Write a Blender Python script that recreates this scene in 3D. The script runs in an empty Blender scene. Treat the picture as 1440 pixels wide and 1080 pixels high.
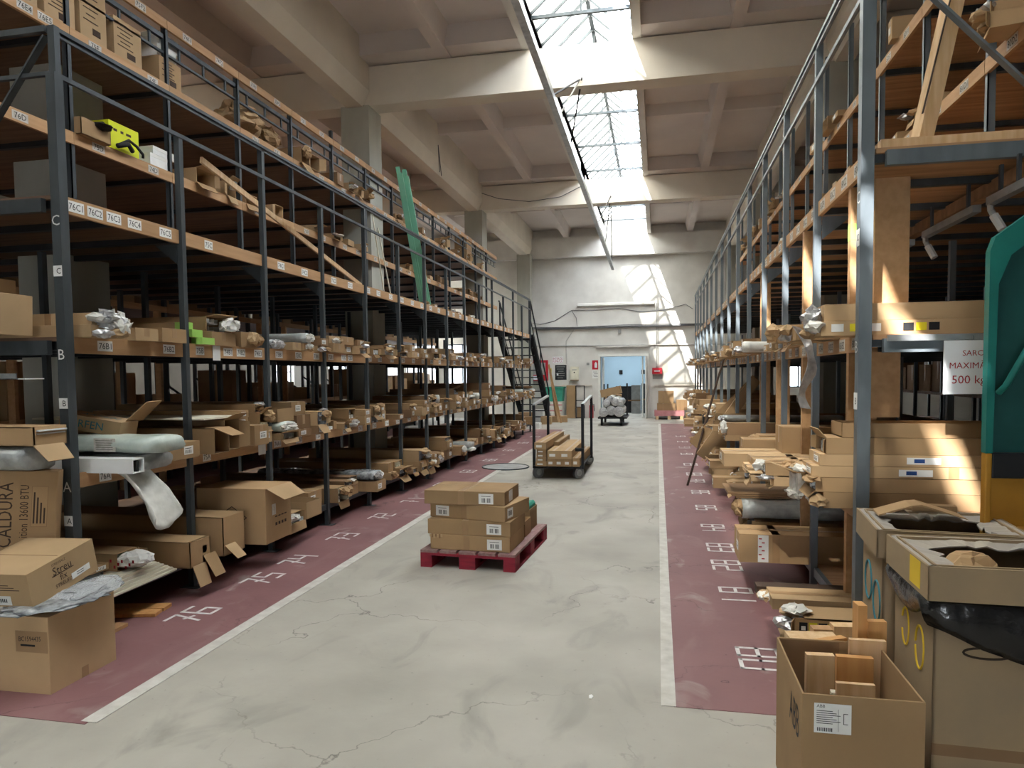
import bpy, bmesh, math, random
from mathutils import Vector, Matrix, Euler, noise

SC = bpy.context.scene
COL = SC.collection
R = math.radians
rnd = random.Random(7)

# ------------------------------------------------------------------ materials
MATS = {}


def nt(m):
    m.use_nodes = True
    return m.node_tree.nodes, m.node_tree.links


def mat(name, col, rough=0.7, metal=0.0, var=0.12, scale=6.0, stretch=(1, 1, 1), col2=None, mix=0.5, bump=0.0, rand=0.0, spec=0.3):
    """procedural surface: base colour broken up by two noises (object coordinates), optional second colour, per-object tint"""
    m = bpy.data.materials.new(name)
    N, L = nt(m)
    b = N['Principled BSDF']
    b.inputs['Roughness'].default_value = rough
    b.inputs['Metallic'].default_value = metal
    b.inputs['Specular IOR Level'].default_value = spec
    tc = N.new('ShaderNodeTexCoord')
    mp = N.new('ShaderNodeMapping')
    mp.inputs['Scale'].default_value = stretch
    L.new(tc.outputs['Object'], mp.inputs['Vector'])
    n1 = N.new('ShaderNodeTexNoise')
    n1.inputs['Scale'].default_value = scale
    n1.inputs['Detail'].default_value = 5
    L.new(mp.outputs['Vector'], n1.inputs['Vector'])
    mr = N.new('ShaderNodeMapRange')
    mr.inputs['From Min'].default_value = 0.3
    mr.inputs['From Max'].default_value = 0.7
    L.new(n1.outputs['Fac'], mr.inputs['Value'])
    mx = N.new('ShaderNodeMix')
    mx.data_type = 'RGBA'
    c2 = col2 or tuple(c * (1 - var) for c in col)
    c1 = col if col2 else tuple(min(1, c * (1 + var)) for c in col)
    mx.inputs[6].default_value = (*c1, 1)
    mx.inputs[7].default_value = (*c2, 1)
    L.new(mr.outputs['Result'], mx.inputs[0])
    out = mx.outputs[2]
    if rand:
        oi = N.new('ShaderNodeObjectInfo')
        r2 = N.new('ShaderNodeMapRange')
        r2.inputs['To Min'].default_value = 1 - rand
        r2.inputs['To Max'].default_value = 1 + rand
        L.new(oi.outputs['Random'], r2.inputs['Value'])
        hs = N.new('ShaderNodeHueSaturation')
        L.new(r2.outputs['Result'], hs.inputs['Value'])
        L.new(out, hs.inputs['Color'])
        out = hs.outputs['Color']
    L.new(out, b.inputs['Base Color'])
    if bump:
        bp = N.new('ShaderNodeBump')
        bp.inputs['Strength'].default_value = bump
        bp.inputs['Distance'].default_value = 0.02
        L.new(n1.outputs['Fac'], bp.inputs['Height'])
        L.new(bp.outputs['Normal'], b.inputs['Normal'])
    MATS[name] = m
    return m


mat('cardboard', (.33, .215, .115), .85, var=.10, scale=3, rand=.16, spec=.15)
mat('cardboard_pale', (.43, .295, .165), .85, var=.09, scale=3, rand=.12, spec=.15)
mat('cardboard_dark', (.235, .145, .08), .88, var=.12, scale=3, rand=.15, spec=.15)
mat('cardboard_dusty', (.33, .24, .145), .9, col2=(.27, .205, .135), scale=5, spec=.1)
mat('cardboard_dust_top', (.33, .31, .30), .95, col2=(.42, .37, .30), scale=4, spec=.1)
mat('tape', (.31, .19, .095), .35, var=.05, scale=9, spec=.4)
mat('paper', (.72, .72, .70), .8, var=.06, scale=14, rand=.06)
mat('paper_worn', (.62, .60, .56), .85, col2=(.40, .36, .30), scale=25, rand=.1)
mat('ink', (.012, .012, .014), .7, var=.02)
mat('ink_brown', (.05, .03, .02), .8, var=.1)
mat('ink_red', (.36, .02, .03), .7, var=.1)
mat('ink_blue', (.02, .06, .2), .7, var=.1)
mat('ink_yellow', (.62, .42, .03), .8, var=.1)
mat('ink_teal', (.03, .16, .2), .7, var=.1)
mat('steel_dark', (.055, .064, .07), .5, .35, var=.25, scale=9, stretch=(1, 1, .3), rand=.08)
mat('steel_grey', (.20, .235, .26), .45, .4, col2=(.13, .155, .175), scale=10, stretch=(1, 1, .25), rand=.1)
mat('steel_black', (.02, .021, .024), .5, .3, var=.2)
mat('galvanised', (.42, .45, .47), .35, .75, var=.2, scale=12)
mat('aluminium', (.62, .64, .66), .35, .8, var=.1, scale=12)
mat('rubber', (.025, .025, .025), .8, var=.2)
mat('pine', (.47, .285, .145), .65, col2=(.38, .215, .10), scale=4, stretch=(6, .6, 6), rand=.1)
mat('pine_pale', (.70, .50, .30), .65, col2=(.55, .34, .165), scale=5, stretch=(6, 6, .7), rand=.1)
mat('pine_new', (.62, .34, .13), .6, col2=(.50, .245, .085), scale=4, stretch=(6, 6, .6), rand=.1)
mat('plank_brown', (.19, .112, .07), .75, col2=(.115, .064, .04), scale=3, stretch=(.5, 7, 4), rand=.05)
mat('plank_brown_lit', (.46, .27, .145), .75, col2=(.28, .155, .08), scale=3, stretch=(.5, 7, 4), rand=.05)  # sun bounce under the right gallery is put into this paler brown
mat('plank_pale', (.66, .62, .50), .6, var=.08, scale=6, rand=.05)
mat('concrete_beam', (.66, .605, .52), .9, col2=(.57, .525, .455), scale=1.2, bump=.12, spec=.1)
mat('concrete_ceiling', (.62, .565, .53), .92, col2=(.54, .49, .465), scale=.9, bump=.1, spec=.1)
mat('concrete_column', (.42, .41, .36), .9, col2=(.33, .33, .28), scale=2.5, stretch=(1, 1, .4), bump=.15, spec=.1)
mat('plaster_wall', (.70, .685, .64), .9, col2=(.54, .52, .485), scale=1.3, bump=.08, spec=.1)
mat('plaster_shaded', (.27, .26, .24), .9, col2=(.20, .19, .175), scale=.9, spec=.1)  # side wall plaster with the shade behind the racks painted in
mat('plaster_blue', (.42, .56, .66), .9, var=.05, scale=1, spec=.1)
mat('white_paint', (.72, .71, .66), .6, var=.06, scale=5)
mat('marking_white', (.56, .545, .50), .7, col2=(.42, .40, .36), scale=11)
mat('digit_white', (.74, .72, .70), .7, col2=(.55, .50, .49), scale=18)
mat('metal_green', (.015, .19, .16), .45, .1, col2=(.012, .13, .115), scale=5)
mat('metal_green_dark', (.012, .075, .07), .5, .1, var=.2, scale=5)
mat('metal_yellow', (.46, .23, .025), .5, .1, col2=(.36, .17, .02), scale=6)
mat('board_mint', (.25, .60, .42), .7, col2=(.19, .50, .36), scale=3)
mat('bin_green', (.03, .24, .17), .6, var=.15)
mat('pallet_red', (.30, .022, .04), .7, col2=(.18, .014, .028), scale=7, stretch=(1, 4, 4))
mat('pallet_top', (.30, .21, .19), .85, col2=(.22, .10, .10), scale=8, stretch=(4, 1, 4))
mat('pallet_pink', (.55, .26, .27), .8, col2=(.42, .17, .18), scale=6)
mat('sign_red', (.45, .015, .03), .5, var=.08)
mat('sign_white', (.76, .78, .80), .5, var=.03)
mat('sign_black', (.02, .021, .025), .5, var=.1)
mat('box_yellow', (.62, .66, .015), .6, var=.06)
mat('label_yellow', (.62, .55, .02), .6, var=.06)
mat('label_green', (.32, .56, .12), .6, var=.06)
mat('plastic_blue', (.03, .24, .55), .45, var=.1)
mat('plastic_white', (.72, .73, .72), .45, var=.06, rand=.05)
mat('plastic_grey', (.22, .23, .25), .5, var=.1)
mat('film_black', (.008, .008, .009), .22, var=.2, scale=14, bump=.6, spec=.6)
mat('film_grey', (.40, .42, .41), .28, col2=(.26, .275, .27), scale=16, bump=.5, spec=.55)
mat('film_mint', (.50, .56, .50), .3, col2=(.37, .43, .39), scale=12, bump=.4, spec=.5)
mat('film_white', (.66, .65, .60), .5, col2=(.50, .49, .45), scale=14, bump=.5)
mat('film_dark', (.05, .055, .06), .2, col2=(.45, .47, .48), scale=16, bump=.6, spec=.6)
mat('foil', (.62, .62, .62), .3, .6, col2=(.35, .35, .36), scale=24, bump=.8, rand=.08)
mat('cable', (.10, .10, .11), .6, var=.2)
mat('cable_pale', (.40, .39, .37), .6, var=.1)
mat('cavity_shade', (.03, .02, .013), .9, var=.2)  # near-black stands for shade inside openings
mat('clay_grey', (.30, .30, .29), .8, var=.2)


def floor_material(name, base, base2, stain, worn=None):
    m = bpy.data.materials.new(name)
    N, L = nt(m)
    b = N['Principled BSDF']
    b.inputs['Roughness'].default_value = .62
    b.inputs['Specular IOR Level'].default_value = .28
    tc = N.new('ShaderNodeTexCoord')

    def noi(scale, detail, lo, hi, st=(1, 1, 1), dist=0.0):
        mp = N.new('ShaderNodeMapping')
        mp.inputs['Scale'].default_value = st
        L.new(tc.outputs['Object'], mp.inputs['Vector'])
        n = N.new('ShaderNodeTexNoise')
        n.inputs['Scale'].default_value = scale
        n.inputs['Detail'].default_value = detail
        n.inputs['Distortion'].default_value = dist
        L.new(mp.outputs['Vector'], n.inputs['Vector'])
        mr = N.new('ShaderNodeMapRange')
        mr.inputs['From Min'].default_value = lo
        mr.inputs['From Max'].default_value = hi
        L.new(n.outputs['Fac'], mr.inputs['Value'])
        return mr.outputs['Result'], n

    def mix(f, a, c):
        x = N.new('ShaderNodeMix')
        x.data_type = 'RGBA'
        L.new(f, x.inputs[0])
        if isinstance(a, tuple):
            x.inputs[6].default_value = (*a, 1)
        else:
            L.new(a, x.inputs[6])
        x.inputs[7].default_value = (*c, 1)
        return x.outputs[2]
    f1, n1 = noi(1.1, 9, .32, .68)
    c = mix(f1, base, base2)
    f2, _ = noi(2.2, 8, .56, .78, (1, .55, 1), 1.2)
    c = mix(f2, c, stain)
    f3, n3 = noi(26, 3, .68, .80)
    c = mix(f3, c, tuple(x * .78 for x in base2))
    # hairline cracks
    vo = N.new('ShaderNodeTexVoronoi')
    vo.feature = 'DISTANCE_TO_EDGE'
    vo.inputs['Scale'].default_value = .8
    nn = N.new('ShaderNodeTexNoise')
    nn.inputs['Scale'].default_value = 3.5
    nn.inputs['Detail'].default_value = 6
    va = N.new('ShaderNodeVectorMath')
    va.operation = 'MULTIPLY_ADD'
    va.inputs[1].default_value = (.55, .55, .55)
    L.new(nn.outputs['Color'], va.inputs[0])
    L.new(tc.outputs['Object'], va.inputs[2])
    L.new(tc.outputs['Object'], nn.inputs['Vector'])
    L.new(va.outputs['Vector'], vo.inputs['Vector'])
    mr = N.new('ShaderNodeMapRange')
    mr.inputs['From Min'].default_value = .0
    mr.inputs['From Max'].default_value = .006
    mr.inputs['To Min'].default_value = 1
    mr.inputs['To Max'].default_value = 0
    L.new(vo.outputs['Distance'], mr.inputs['Value'])
    f5, _ = noi(.8, 3, .46, .58)
    mu = N.new('ShaderNodeMath')
    mu.operation = 'MULTIPLY'
    L.new(mr.outputs['Result'], mu.inputs[0])
    L.new(f5, mu.inputs[1])
    c = mix(mu.outputs[0], c, tuple(x * .5 for x in base2))
    if worn:
        f4, _ = noi(3.3, 8, .60, .72, (1, .7, 1), .8)
        c = mix(f4, c, worn)
    L.new(c, b.inputs['Base Color'])
    bp = N.new('ShaderNodeBump')
    bp.inputs['Strength'].default_value = .12
    bp.inputs['Distance'].default_value = .01
    L.new(n3.outputs['Fac'], bp.inputs['Height'])
    L.new(bp.outputs['Normal'], b.inputs['Normal'])
    MATS[name] = m


floor_material('floor_concrete', (.40, .378, .33), (.29, .272, .236), (.215, .205, .18))
floor_material('floor_red', (.225, .112, .112), (.18, .085, .088), (.25, .15, .145), worn=(.30, .23, .21))


def glass_material(name, clear, tint, trans, dirt):
    """roof glazing: lets daylight through directly (clear share) and scatters the rest (dirty wired glass)"""
    m = bpy.data.materials.new(name)
    N, L = nt(m)
    N.remove(N['Principled BSDF'])
    out = N['Material Output']
    tr = N.new('ShaderNodeBsdfTransparent')
    tr.inputs['Color'].default_value = (*tint, 1)
    tl = N.new('ShaderNodeBsdfTranslucent')
    tc = N.new('ShaderNodeTexCoord')
    wv = N.new('ShaderNodeTexWave')
    wv.bands_direction = 'Y'
    wv.inputs['Scale'].default_value = 1.0
    wv.inputs['Distortion'].default_value = 2.0
    mp = N.new('ShaderNodeMapping')
    mp.inputs['Rotation'].default_value = (0, 0, .5)
    L.new(tc.outputs['Object'], mp.inputs['Vector'])
    L.new(mp.outputs['Vector'], wv.inputs['Vector'])
    mx = N.new('ShaderNodeMix')
    mx.data_type = 'RGBA'
    L.new(wv.outputs['Fac'], mx.inputs[0])
    mx.inputs[6].default_value = (*trans, 1)
    mx.inputs[7].default_value = (*dirt, 1)
    L.new(mx.outputs[2], tl.inputs['Color'])
    ms = N.new('ShaderNodeMixShader')
    ms.inputs[0].default_value = clear
    L.new(tl.outputs[0], ms.inputs[1])
    L.new(tr.outputs[0], ms.inputs[2])
    L.new(ms.outputs[0], out.inputs['Surface'])
    MATS[name] = m


glass_material('glass_dirty', .06, (.93, .92, .87), (.74, .72, .65), (.46, .43, .36))
glass_material('glass_hazy', .22, (.93, .93, .9), (.74, .72, .65), (.46, .43, .36))
glass_material('glass_clear', .90, (.97, .98, 1.0), (.8, .8, .78), (.6, .58, .5))
glass_material('window_glass', .16, (.96, .98, 1.0), (.8, .8, .8), (.7, .7, .7))

m = bpy.data.materials.new('plastic_film_clear')
N, L = nt(m)
b = N['Principled BSDF']
b.inputs['Base Color'].default_value = (.75, .78, .80, 1)
b.inputs['Roughness'].default_value = .18
b.inputs['Alpha'].default_value = .55
nz = N.new('ShaderNodeTexNoise')
nz.inputs['Scale'].default_value = 22
bp = N.new('ShaderNodeBump')
bp.inputs['Strength'].default_value = .9
bp.inputs['Distance'].default_value = .03
L.new(nz.outputs['Fac'], bp.inputs['Height'])
L.new(bp.outputs['Normal'], b.inputs['Normal'])
MATS['plastic_film_clear'] = m

m = bpy.data.materials.new('room_fill_glow')
N, L = nt(m)
N.remove(N['Principled BSDF'])
em = N.new('ShaderNodeEmission')
em.inputs['Color'].default_value = (.85, .94, 1, 1)
em.inputs['Strength'].default_value = 18
L.new(em.outputs[0], N['Material Output'].inputs['Surface'])
MATS['room_fill_glow'] = m

# ------------------------------------------------------------------ mesh helpers
TEXT_CACHE = {}


def text_geo(s):
    if s in TEXT_CACHE:
        return TEXT_CACHE[s]
    cu = bpy.data.curves.new('t', 'FONT')
    cu.body = s
    cu.resolution_u = 2
    cu.align_x = 'CENTER'
    cu.align_y = 'CENTER'
    o = bpy.data.objects.new('t', cu)
    COL.objects.link(o)
    dg = bpy.context.evaluated_depsgraph_get()
    me = bpy.data.meshes.new_from_object(o.evaluated_get(dg))
    vs = [tuple(v.co) for v in me.vertices]
    fs = [tuple(p.vertices) for p in me.polygons]
    w = (max(v[0] for v in vs) - min(v[0] for v in vs)) if vs else 1
    h = (max(v[1] for v in vs) - min(v[1] for v in vs)) if vs else 1
    cx = (max(v[0] for v in vs) + min(v[0] for v in vs)) / 2 if vs else 0
    cy = (max(v[1] for v in vs) + min(v[1] for v in vs)) / 2 if vs else 0
    vs = [(v[0] - cx, v[1] - cy) for v in vs]
    bpy.data.meshes.remove(me)
    bpy.data.objects.remove(o)
    bpy.data.curves.remove(cu)
    TEXT_CACHE[s] = (vs, fs, w, h)
    return TEXT_CACHE[s]


class MB:
    """collects shapes, builds ONE mesh object"""

    def __init__(self, M=None):
        self.v, self.f, self.fm, self.mn = [], [], [], []
        self.M = M

    def mi(self, m):
        if m not in self.mn:
            self.mn.append(m)
        return self.mn.index(m)

    def add(self, vs, fs, m):
        k = len(self.v)
        for p in vs:
            p = Vector(p)
            self.v.append(self.M @ p if self.M else p)
        i = self.mi(m)
        for f in fs:
            self.f.append([k + a for a in f])
            self.fm.append(i)
        return self

    def box(self, x0, x1, y0, y1, z0, z1, m):
        vs = [(x0, y0, z0), (x1, y0, z0), (x1, y1, z0), (x0, y1, z0), (x0, y0, z1), (x1, y0, z1), (x1, y1, z1), (x0, y1, z1)]
        return self.add(vs, [(0, 3, 2, 1), (4, 5, 6, 7), (0, 1, 5, 4), (1, 2, 6, 5), (2, 3, 7, 6), (3, 0, 4, 7)], m)

    def obox(self, c, size, rot, m):
        Q = Matrix.Translation(Vector(c)) @ Euler(rot).to_matrix().to_4x4()
        x, y, z = (s / 2 for s in size)
        vs = [Q @ Vector(p) for p in [(-x, -y, -z), (x, -y, -z), (x, y, -z), (-x, y, -z), (-x, -y, z), (x, -y, z), (x, y, z), (-x, y, z)]]
        return self.add(vs, [(0, 3, 2, 1), (4, 5, 6, 7), (0, 1, 5, 4), (1, 2, 6, 5), (2, 3, 7, 6), (3, 0, 4, 7)], m)

    def bar(self, p, q, w, h, m, up=(0, 0, 1)):
        p, q = Vector(p), Vector(q)
        d = (q - p).normalized()
        u = Vector(up)
        if abs(d.dot(u)) > .98:
            u = Vector((0, 1, 0))
        s = d.cross(u).normalized() * (w / 2)
        t = s.cross(d).normalized() * (h / 2)
        vs = [p - s - t, p + s - t, p + s + t, p - s + t, q - s - t, q + s - t, q + s + t, q - s + t]
        return self.add(vs, [(0, 1, 2, 3), (4, 7, 6, 5), (0, 4, 5, 1), (1, 5, 6, 2), (2, 6, 7, 3), (3, 7, 4, 0)], m)

    def tube(self, pts, r, m, n=8, r1=None):
        pts = [Vector(p) for p in pts]
        rings = []
        prev = None
        for i, p in enumerate(pts):
            d = (pts[min(i + 1, len(pts) - 1)] - pts[max(i - 1, 0)]).normalized()
            u = prev or (Vector((0, 0, 1)) if abs(d.z) < .9 else Vector((1, 0, 0)))
            s = d.cross(u).normalized()
            u = s.cross(d).normalized()
            prev = u
            rr = r if r1 is None else r + (r1 - r) * i / (len(pts) - 1)
            rings.append([p + (s * math.cos(a) + u * math.sin(a)) * rr for a in [2 * math.pi * k / n for k in range(n)]])
        vs = [p for g in rings for p in g]
        fs = []
        for i in range(len(rings) - 1):
            for k in range(n):
                k2 = (k + 1) % n
                fs.append((i * n + k, i * n + k2, (i + 1) * n + k2, (i + 1) * n + k))
        fs.append(tuple(range(n))[::-1])
        fs.append(tuple((len(rings) - 1) * n + k for k in range(n)))
        return self.add(vs, fs, m)

    def prism(self, poly, axis, a, b, m):
        """polygon in the two other axes, extruded along axis from a to b"""
        def P(t, u, v):
            return {'x': (t, u, v), 'y': (u, t, v), 'z': (u, v, t)}[axis]
        n = len(poly)
        vs = [P(a, *p) for p in poly] + [P(b, *p) for p in poly]
        fs = [tuple(range(n)), tuple(range(2 * n - 1, n - 1, -1))]
        for i in range(n):
            j = (i + 1) % n
            fs.append((i, i + n, j + n, j))
        return self.add(vs, fs, m)

    def quad(self, a, b, c, d, m):
        return self.add([a, b, c, d], [(0, 1, 2, 3)], m)

    def text(self, s, o, right, up, h, m, maxw=None):
        """lettering, h = height of the text block, centred on o"""
        vs, fs, w, hh = text_geo(s)
        right, up = Vector(right).normalized(), Vector(up).normalized()
        k = h / hh
        kx = k if not maxw or w * k <= maxw else maxw / w
        o = Vector(o)
        return self.add([o + right * (x * kx) + up * (y * k) for x, y in vs], fs, m)

    def plate(self, o, right, up, w, h, m, t=.0012):
        """thin plate standing on a surface; o = centre on the surface"""
        o, r, u = Vector(o), Vector(right).normalized() * (w / 2), Vector(up).normalized() * (h / 2)
        n = Vector(right).cross(Vector(up)).normalized() * t
        vs = [o - r - u, o + r - u, o + r + u, o - r + u]
        vs += [p + n for p in vs]
        return self.add(vs, [(4, 5, 6, 7), (0, 1, 5, 4), (1, 2, 6, 5), (2, 3, 7, 6), (3, 0, 4, 7)], m)

    def build(self, name, parent=None, smooth=False, bevel=0):
        me = bpy.data.meshes.new(name)
        me.from_pydata([tuple(p) for p in self.v], [], self.f)
        for k in self.mn:
            me.materials.append(MATS[k])
        for p, i in zip(me.polygons, self.fm):
            p.material_index = i
            p.use_smooth = smooth
        me.validate()
        me.update()
        bm = bmesh.new()
        bm.from_mesh(me)
        bmesh.ops.recalc_face_normals(bm, faces=bm.faces)
        bm.to_mesh(me)
        bm.free()
        o = bpy.data.objects.new(name, me)
        COL.objects.link(o)
        if parent:
            o.parent = parent
            # vertices were given in world space of an unmoved root, or in local space when M/local is used
        if bevel:
            bv = o.modifiers.new('bevel', 'BEVEL')
            bv.width = bevel
            bv.segments = 2
            bv.limit_method = 'ANGLE'
        return o


def tag(o, label=None, cat=None, group=None, kind=None):
    if label:
        o['label'] = label
    if cat:
        o['category'] = cat
    if group:
        o['group'] = group
    if kind:
        o['kind'] = kind
    return o


def thing(name, label, cat, loc=(0, 0, 0), rot=(0, 0, 0), group=None):
    o = bpy.data.objects.new(name, None)
    o.empty_display_size = .1
    o.location = loc
    o.rotation_euler = rot
    COL.objects.link(o)
    return tag(o, label, cat, group)


def world_child(o):
    """the mesh of o was written in world coordinates: keep it there under its parent (which is only translated)"""
    for v in o.data.vertices:
        v.co -= o.parent.location
    return o


def S(name, mb, smooth=False):
    return tag(mb.build(name, smooth=smooth), kind='structure')


def copy_tree(o, parent=None):
    c = o.copy()
    COL.objects.link(c)
    if parent:
        c.parent = parent
    for ch in [x for x in o.children]:
        copy_tree(ch, c)
    return c


def blob(c, size, m, seed=0, amp=.35, sub=3, name='crumple', parent=None, flat=True):
    bm = bmesh.new()
    bmesh.ops.create_icosphere(bm, subdivisions=sub, radius=1)
    for v in bm.verts:
        d = noise.noise_vector(v.co * 2.3 + Vector((seed * 3.1, seed * 1.7, seed))) * amp
        p = v.co + d
        v.co = Vector((p.x * size[0], p.y * size[1], p.z * size[2])) + Vector(c)
    me = bpy.data.meshes.new(name)
    bm.to_mesh(me)
    bm.free()
    me.materials.append(MATS[m])
    if not flat:
        for p in me.polygons:
            p.use_smooth = True
    o = bpy.data.objects.new(name, me)
    COL.objects.link(o)
    if parent:
        o.parent = parent
    return o


USED = {}
ORD = ['first', 'second', 'third', 'fourth', 'fifth', 'sixth', 'seventh', 'eighth', 'ninth', 'tenth', 'eleventh', 'twelfth']

# ------------------------------------------------------------------ setting
XW, XE, YF, YB = -13.0, 10.0, -7.0, 25.4
ZC, ZR = 6.78, 6.45          # slab underside, rib underside
BZ = 5.85                    # beam underside
BY = [-2.60, 5.16, 10.60, 17.86]
mb = MB()
mb.box(XW, XE, YF - 3, YB + 6, -.25, 0, 'floor_concrete')
S('floor', mb)
mb = MB()
for x0, x1, y0, y1 in [(XW, -2.60, 2.70, 19.9), (.075, 1.75, 3.37, 22.45)]:
    mb.box(x0, x1, y0, y1, 0, .003, 'floor_red')
S('floor_red_zone', mb)
mb = MB()
mb.box(-2.64, -2.555, 2.72, 19.8, 0, .0042, 'marking_white')
mb.box(.015, .085, 3.37, 22.4, 0, .0042, 'marking_white')
S('floor_line_marking', mb)

SEG = {'a': ((0, 1), (1, 1)), 'b': ((1, 1), (1, .5)), 'c': ((1, .5), (1, 0)), 'd': ((1, 0), (0, 0)), 'e': ((0, 0), (0, .5)), 'f': ((0, .5), (0, 1)), 'g': ((0, .5), (1, .5)),
       'x': ((1, 1), (.45, 0)), 'y': ((.5, .52), (1.05, .4)), 'z': ((1, 1), (0, 0))}
DIG = {'0': 'abcdef', '1': 'bc', '2': 'abged', '3': 'abgcd', '4': 'fgbc', '5': 'afgcd', '6': 'afgedc', '7': 'axy', '8': 'abcdefg', '9': 'abcdfg'}


def floor_digits(s, cx, cy, right, up, h=.215, w=.115, gap=.06):
    mb = MB()
    r, u = Vector(right), Vector(up)
    tot = len(s) * w + (len(s) - 1) * gap
    for i, ch in enumerate(s):
        ox = -tot / 2 + i * (w + gap)
        for sg in DIG[ch]:
            a, b = SEG[sg]
            p = Vector((cx, cy, .0045)) + r * (ox + a[0] * w) + u * ((a[1] - .5) * h)
            q = Vector((cx, cy, .0045)) + r * (ox + b[0] * w) + u * ((b[1] - .5) * h)
            d = (q - p).normalized() * .008
            mb.bar(p - d, q + d, .023, .0012, 'digit_white')
    S('floor_number_marking', mb)


LNUM = [('76', 4.12), ('75', 4.97), ('74', 5.53), ('73', 6.42), ('72', 7.43), ('71', 8.45), ('70', 9.75), ('69', 11.15), ('68', 12.7), ('67', 14.4), ('66', 16.0), ('65', 17.6)]
RNUM = [('80', 4.03), ('81', 5.2), ('82', 5.97), ('83', 6.57), ('84', 7.41), ('85', 8.5), ('86', 9.6), ('87', 10.6), ('88', 11.3), ('89', 12.5), ('90', 14.1), ('91', 15.3), ('92', 16.6), ('93', 18.0)]
for s, y in LNUM:
    floor_digits(s, -3.07, y, (0, 1, 0), (-1, 0, 0))
for s, y in RNUM:
    floor_digits(s, .555, y, (0, -1, 0), (1, 0, 0))

# end wall with its door opening, ledges and a blocked up recess
DX0, DX1, DZ = -2.02, -.40, 2.20
mb = MB()
EW = [(-12.6, -11.3), (-11.0, -9.7), (-9.4, -8.1), (-7.8, -6.6), (4.2, 5.2), (5.6, 6.6), (7.0, 8.0)]
EZ0, EZ1 = 1.05, 2.75
xs = [XW] + [a for w in EW for a in w] + [XE]
for x0, x1 in zip(xs[0::2], xs[1::2]):
    for a, b in ([(x0, DX0), (DX1, x1)] if x0 < DX0 < x1 else [(x0, x1)]):
        mb.box(a, b, YB, YB + .3, EZ0, EZ1, 'plaster_wall')
for a, b in [(XW, DX0), (DX1, XE)]:
    mb.box(a, b, YB, YB + .3, 0, EZ0, 'plaster_wall').box(a, b, YB, YB + .3, EZ1, 7.8, 'plaster_wall')
mb.box(DX0, DX1, YB, YB + .3, DZ, 7.8, 'plaster_wall')
mb.box(-5.2, DX0 - .28, YB - .05, YB, 0, 1.15, 'plaster_wall')
mb.box(DX1 + .28, 3.5, YB - .05, YB, 0, 1.14, 'plaster_wall')
S('wall_end', mb)
for i, (a, b) in enumerate(EW):
    mb = MB()
    for xx in (a, (a + b) / 2 - .02, b - .04):
        mb.box(xx, xx + .04, YB + .12, YB + .18, EZ0, EZ1, 'steel_dark')
    for zz in (EZ0, (EZ0 + EZ1) / 2, EZ1 - .04):
        mb.box(a, b, YB + .12, YB + .18, zz, zz + .04, 'steel_dark')
    mb.box(a, b, YB + .145, YB + .150, EZ0, EZ1, 'window_glass')
    S('window_%d' % (i + 60), mb)
mb = MB()
mb.box(-4.95, -1.90, YB - .28, YB, 5.74, ZR, 'plaster_wall')
mb.box(-.36, XE, YB - .28, YB, 5.74, ZR, 'plaster_wall')
mb.box(-1.90, -.36, YB - .28, YB, 5.74, ZR, 'plaster_wall')
mb.box(XW, -4.95, YB - .28, YB, 5.74, ZR, 'plaster_wall')
S('beam_end', mb)
mb = MB()
mb.prism([(YB - .12, 4.02), (YB, 3.98), (YB, 4.12), (YB - .10, 4.09)], 'x', -2.83, -.13, 'plaster_wall')
mb.box(-4.86, -2.33, YB - .10, YB - .04, 1.15, 1.19, 'concrete_beam')
mb.box(-.13, 3.0, YB - .10, YB - .04, 1.14, 1.18, 'concrete_beam')
S('trim_1', mb)
mb = MB()
mb.box(DX0 - .08, DX0, YB - .08, YB + .32, 0, DZ + .08, 'white_paint')
mb.box(DX1, DX1 + .09, YB - .08, YB + .32, 0, DZ + .08, 'white_paint')
mb.box(DX0 - .08, DX1 + .09, YB - .10, YB + .32, DZ, DZ + .09, 'white_paint')
mb.box(DX0 - .16, DX1 + .05, YB - .14, YB, DZ + .33, DZ + .37, 'plaster_wall')
S('door_frame', mb)
mb = MB()
mb.box(DX1 - .035, DX1 + .005, YB - .62, YB - .09, .02, DZ - .02, 'white_paint')
mb.box(DX1 - .16, DX1 - .12, YB + .05, YB + .62, .02, DZ - .02, 'white_paint')
mb.box(DX0 + .03, DX0 + .07, YB + .30, YB + .95, .02, DZ - .02, 'white_paint')
S('door_1', mb)
# room behind the door
mb = MB()
mb.box(-5.0, 2.0, 30.4, 30.6, 0, 3.2, 'plaster_blue')
mb.box(-5.2, -5.0, YB + .3, 30.6, 0, 3.2, 'plaster_blue')
mb.box(2.0, 2.2, YB + .3, 30.6, 0, 3.2, 'plaster_blue')
mb.box(-5.2, 2.2, YB + .3, 30.6, 3.2, 3.3, 'plaster_wall')
S('wall_back_room', mb)

# side walls; the left one has a long row of windows low down
mb = MB()
wz0, wz1 = .95, 2.55
wins = []
y = 22.0
while y < 23.4:
    wins.append((y, y + 1.5))
    y += 2.05
mb.box(XW - .3, XW, YF, YB + .3, 0, wz0, 'plaster_shaded')
mb.box(XW - .3, XW, YF, YB + .3, wz1, 7.6, 'plaster_shaded')
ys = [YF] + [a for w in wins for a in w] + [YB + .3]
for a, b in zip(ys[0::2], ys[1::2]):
    mb.box(XW - .3, XW, a, b, wz0, wz1, 'plaster_shaded')
S('wall_left', mb)
for i, (a, b) in enumerate(wins):
    mb = MB()
    for yy in (a, (a + b) / 2, b - .04):
        mb.box(XW - .2, XW - .14, yy, yy + .04, wz0, wz1, 'steel_dark')
    for zz in (wz0, (wz0 + wz1) / 2, wz1 - .04):
        mb.box(XW - .2, XW - .14, a, b, zz, zz + .04, 'steel_dark')
    mb.box(XW - .175, XW - .170, a, b, wz0, wz1, 'window_glass')
    S('window_%d' % (i + 2), mb)
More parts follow.
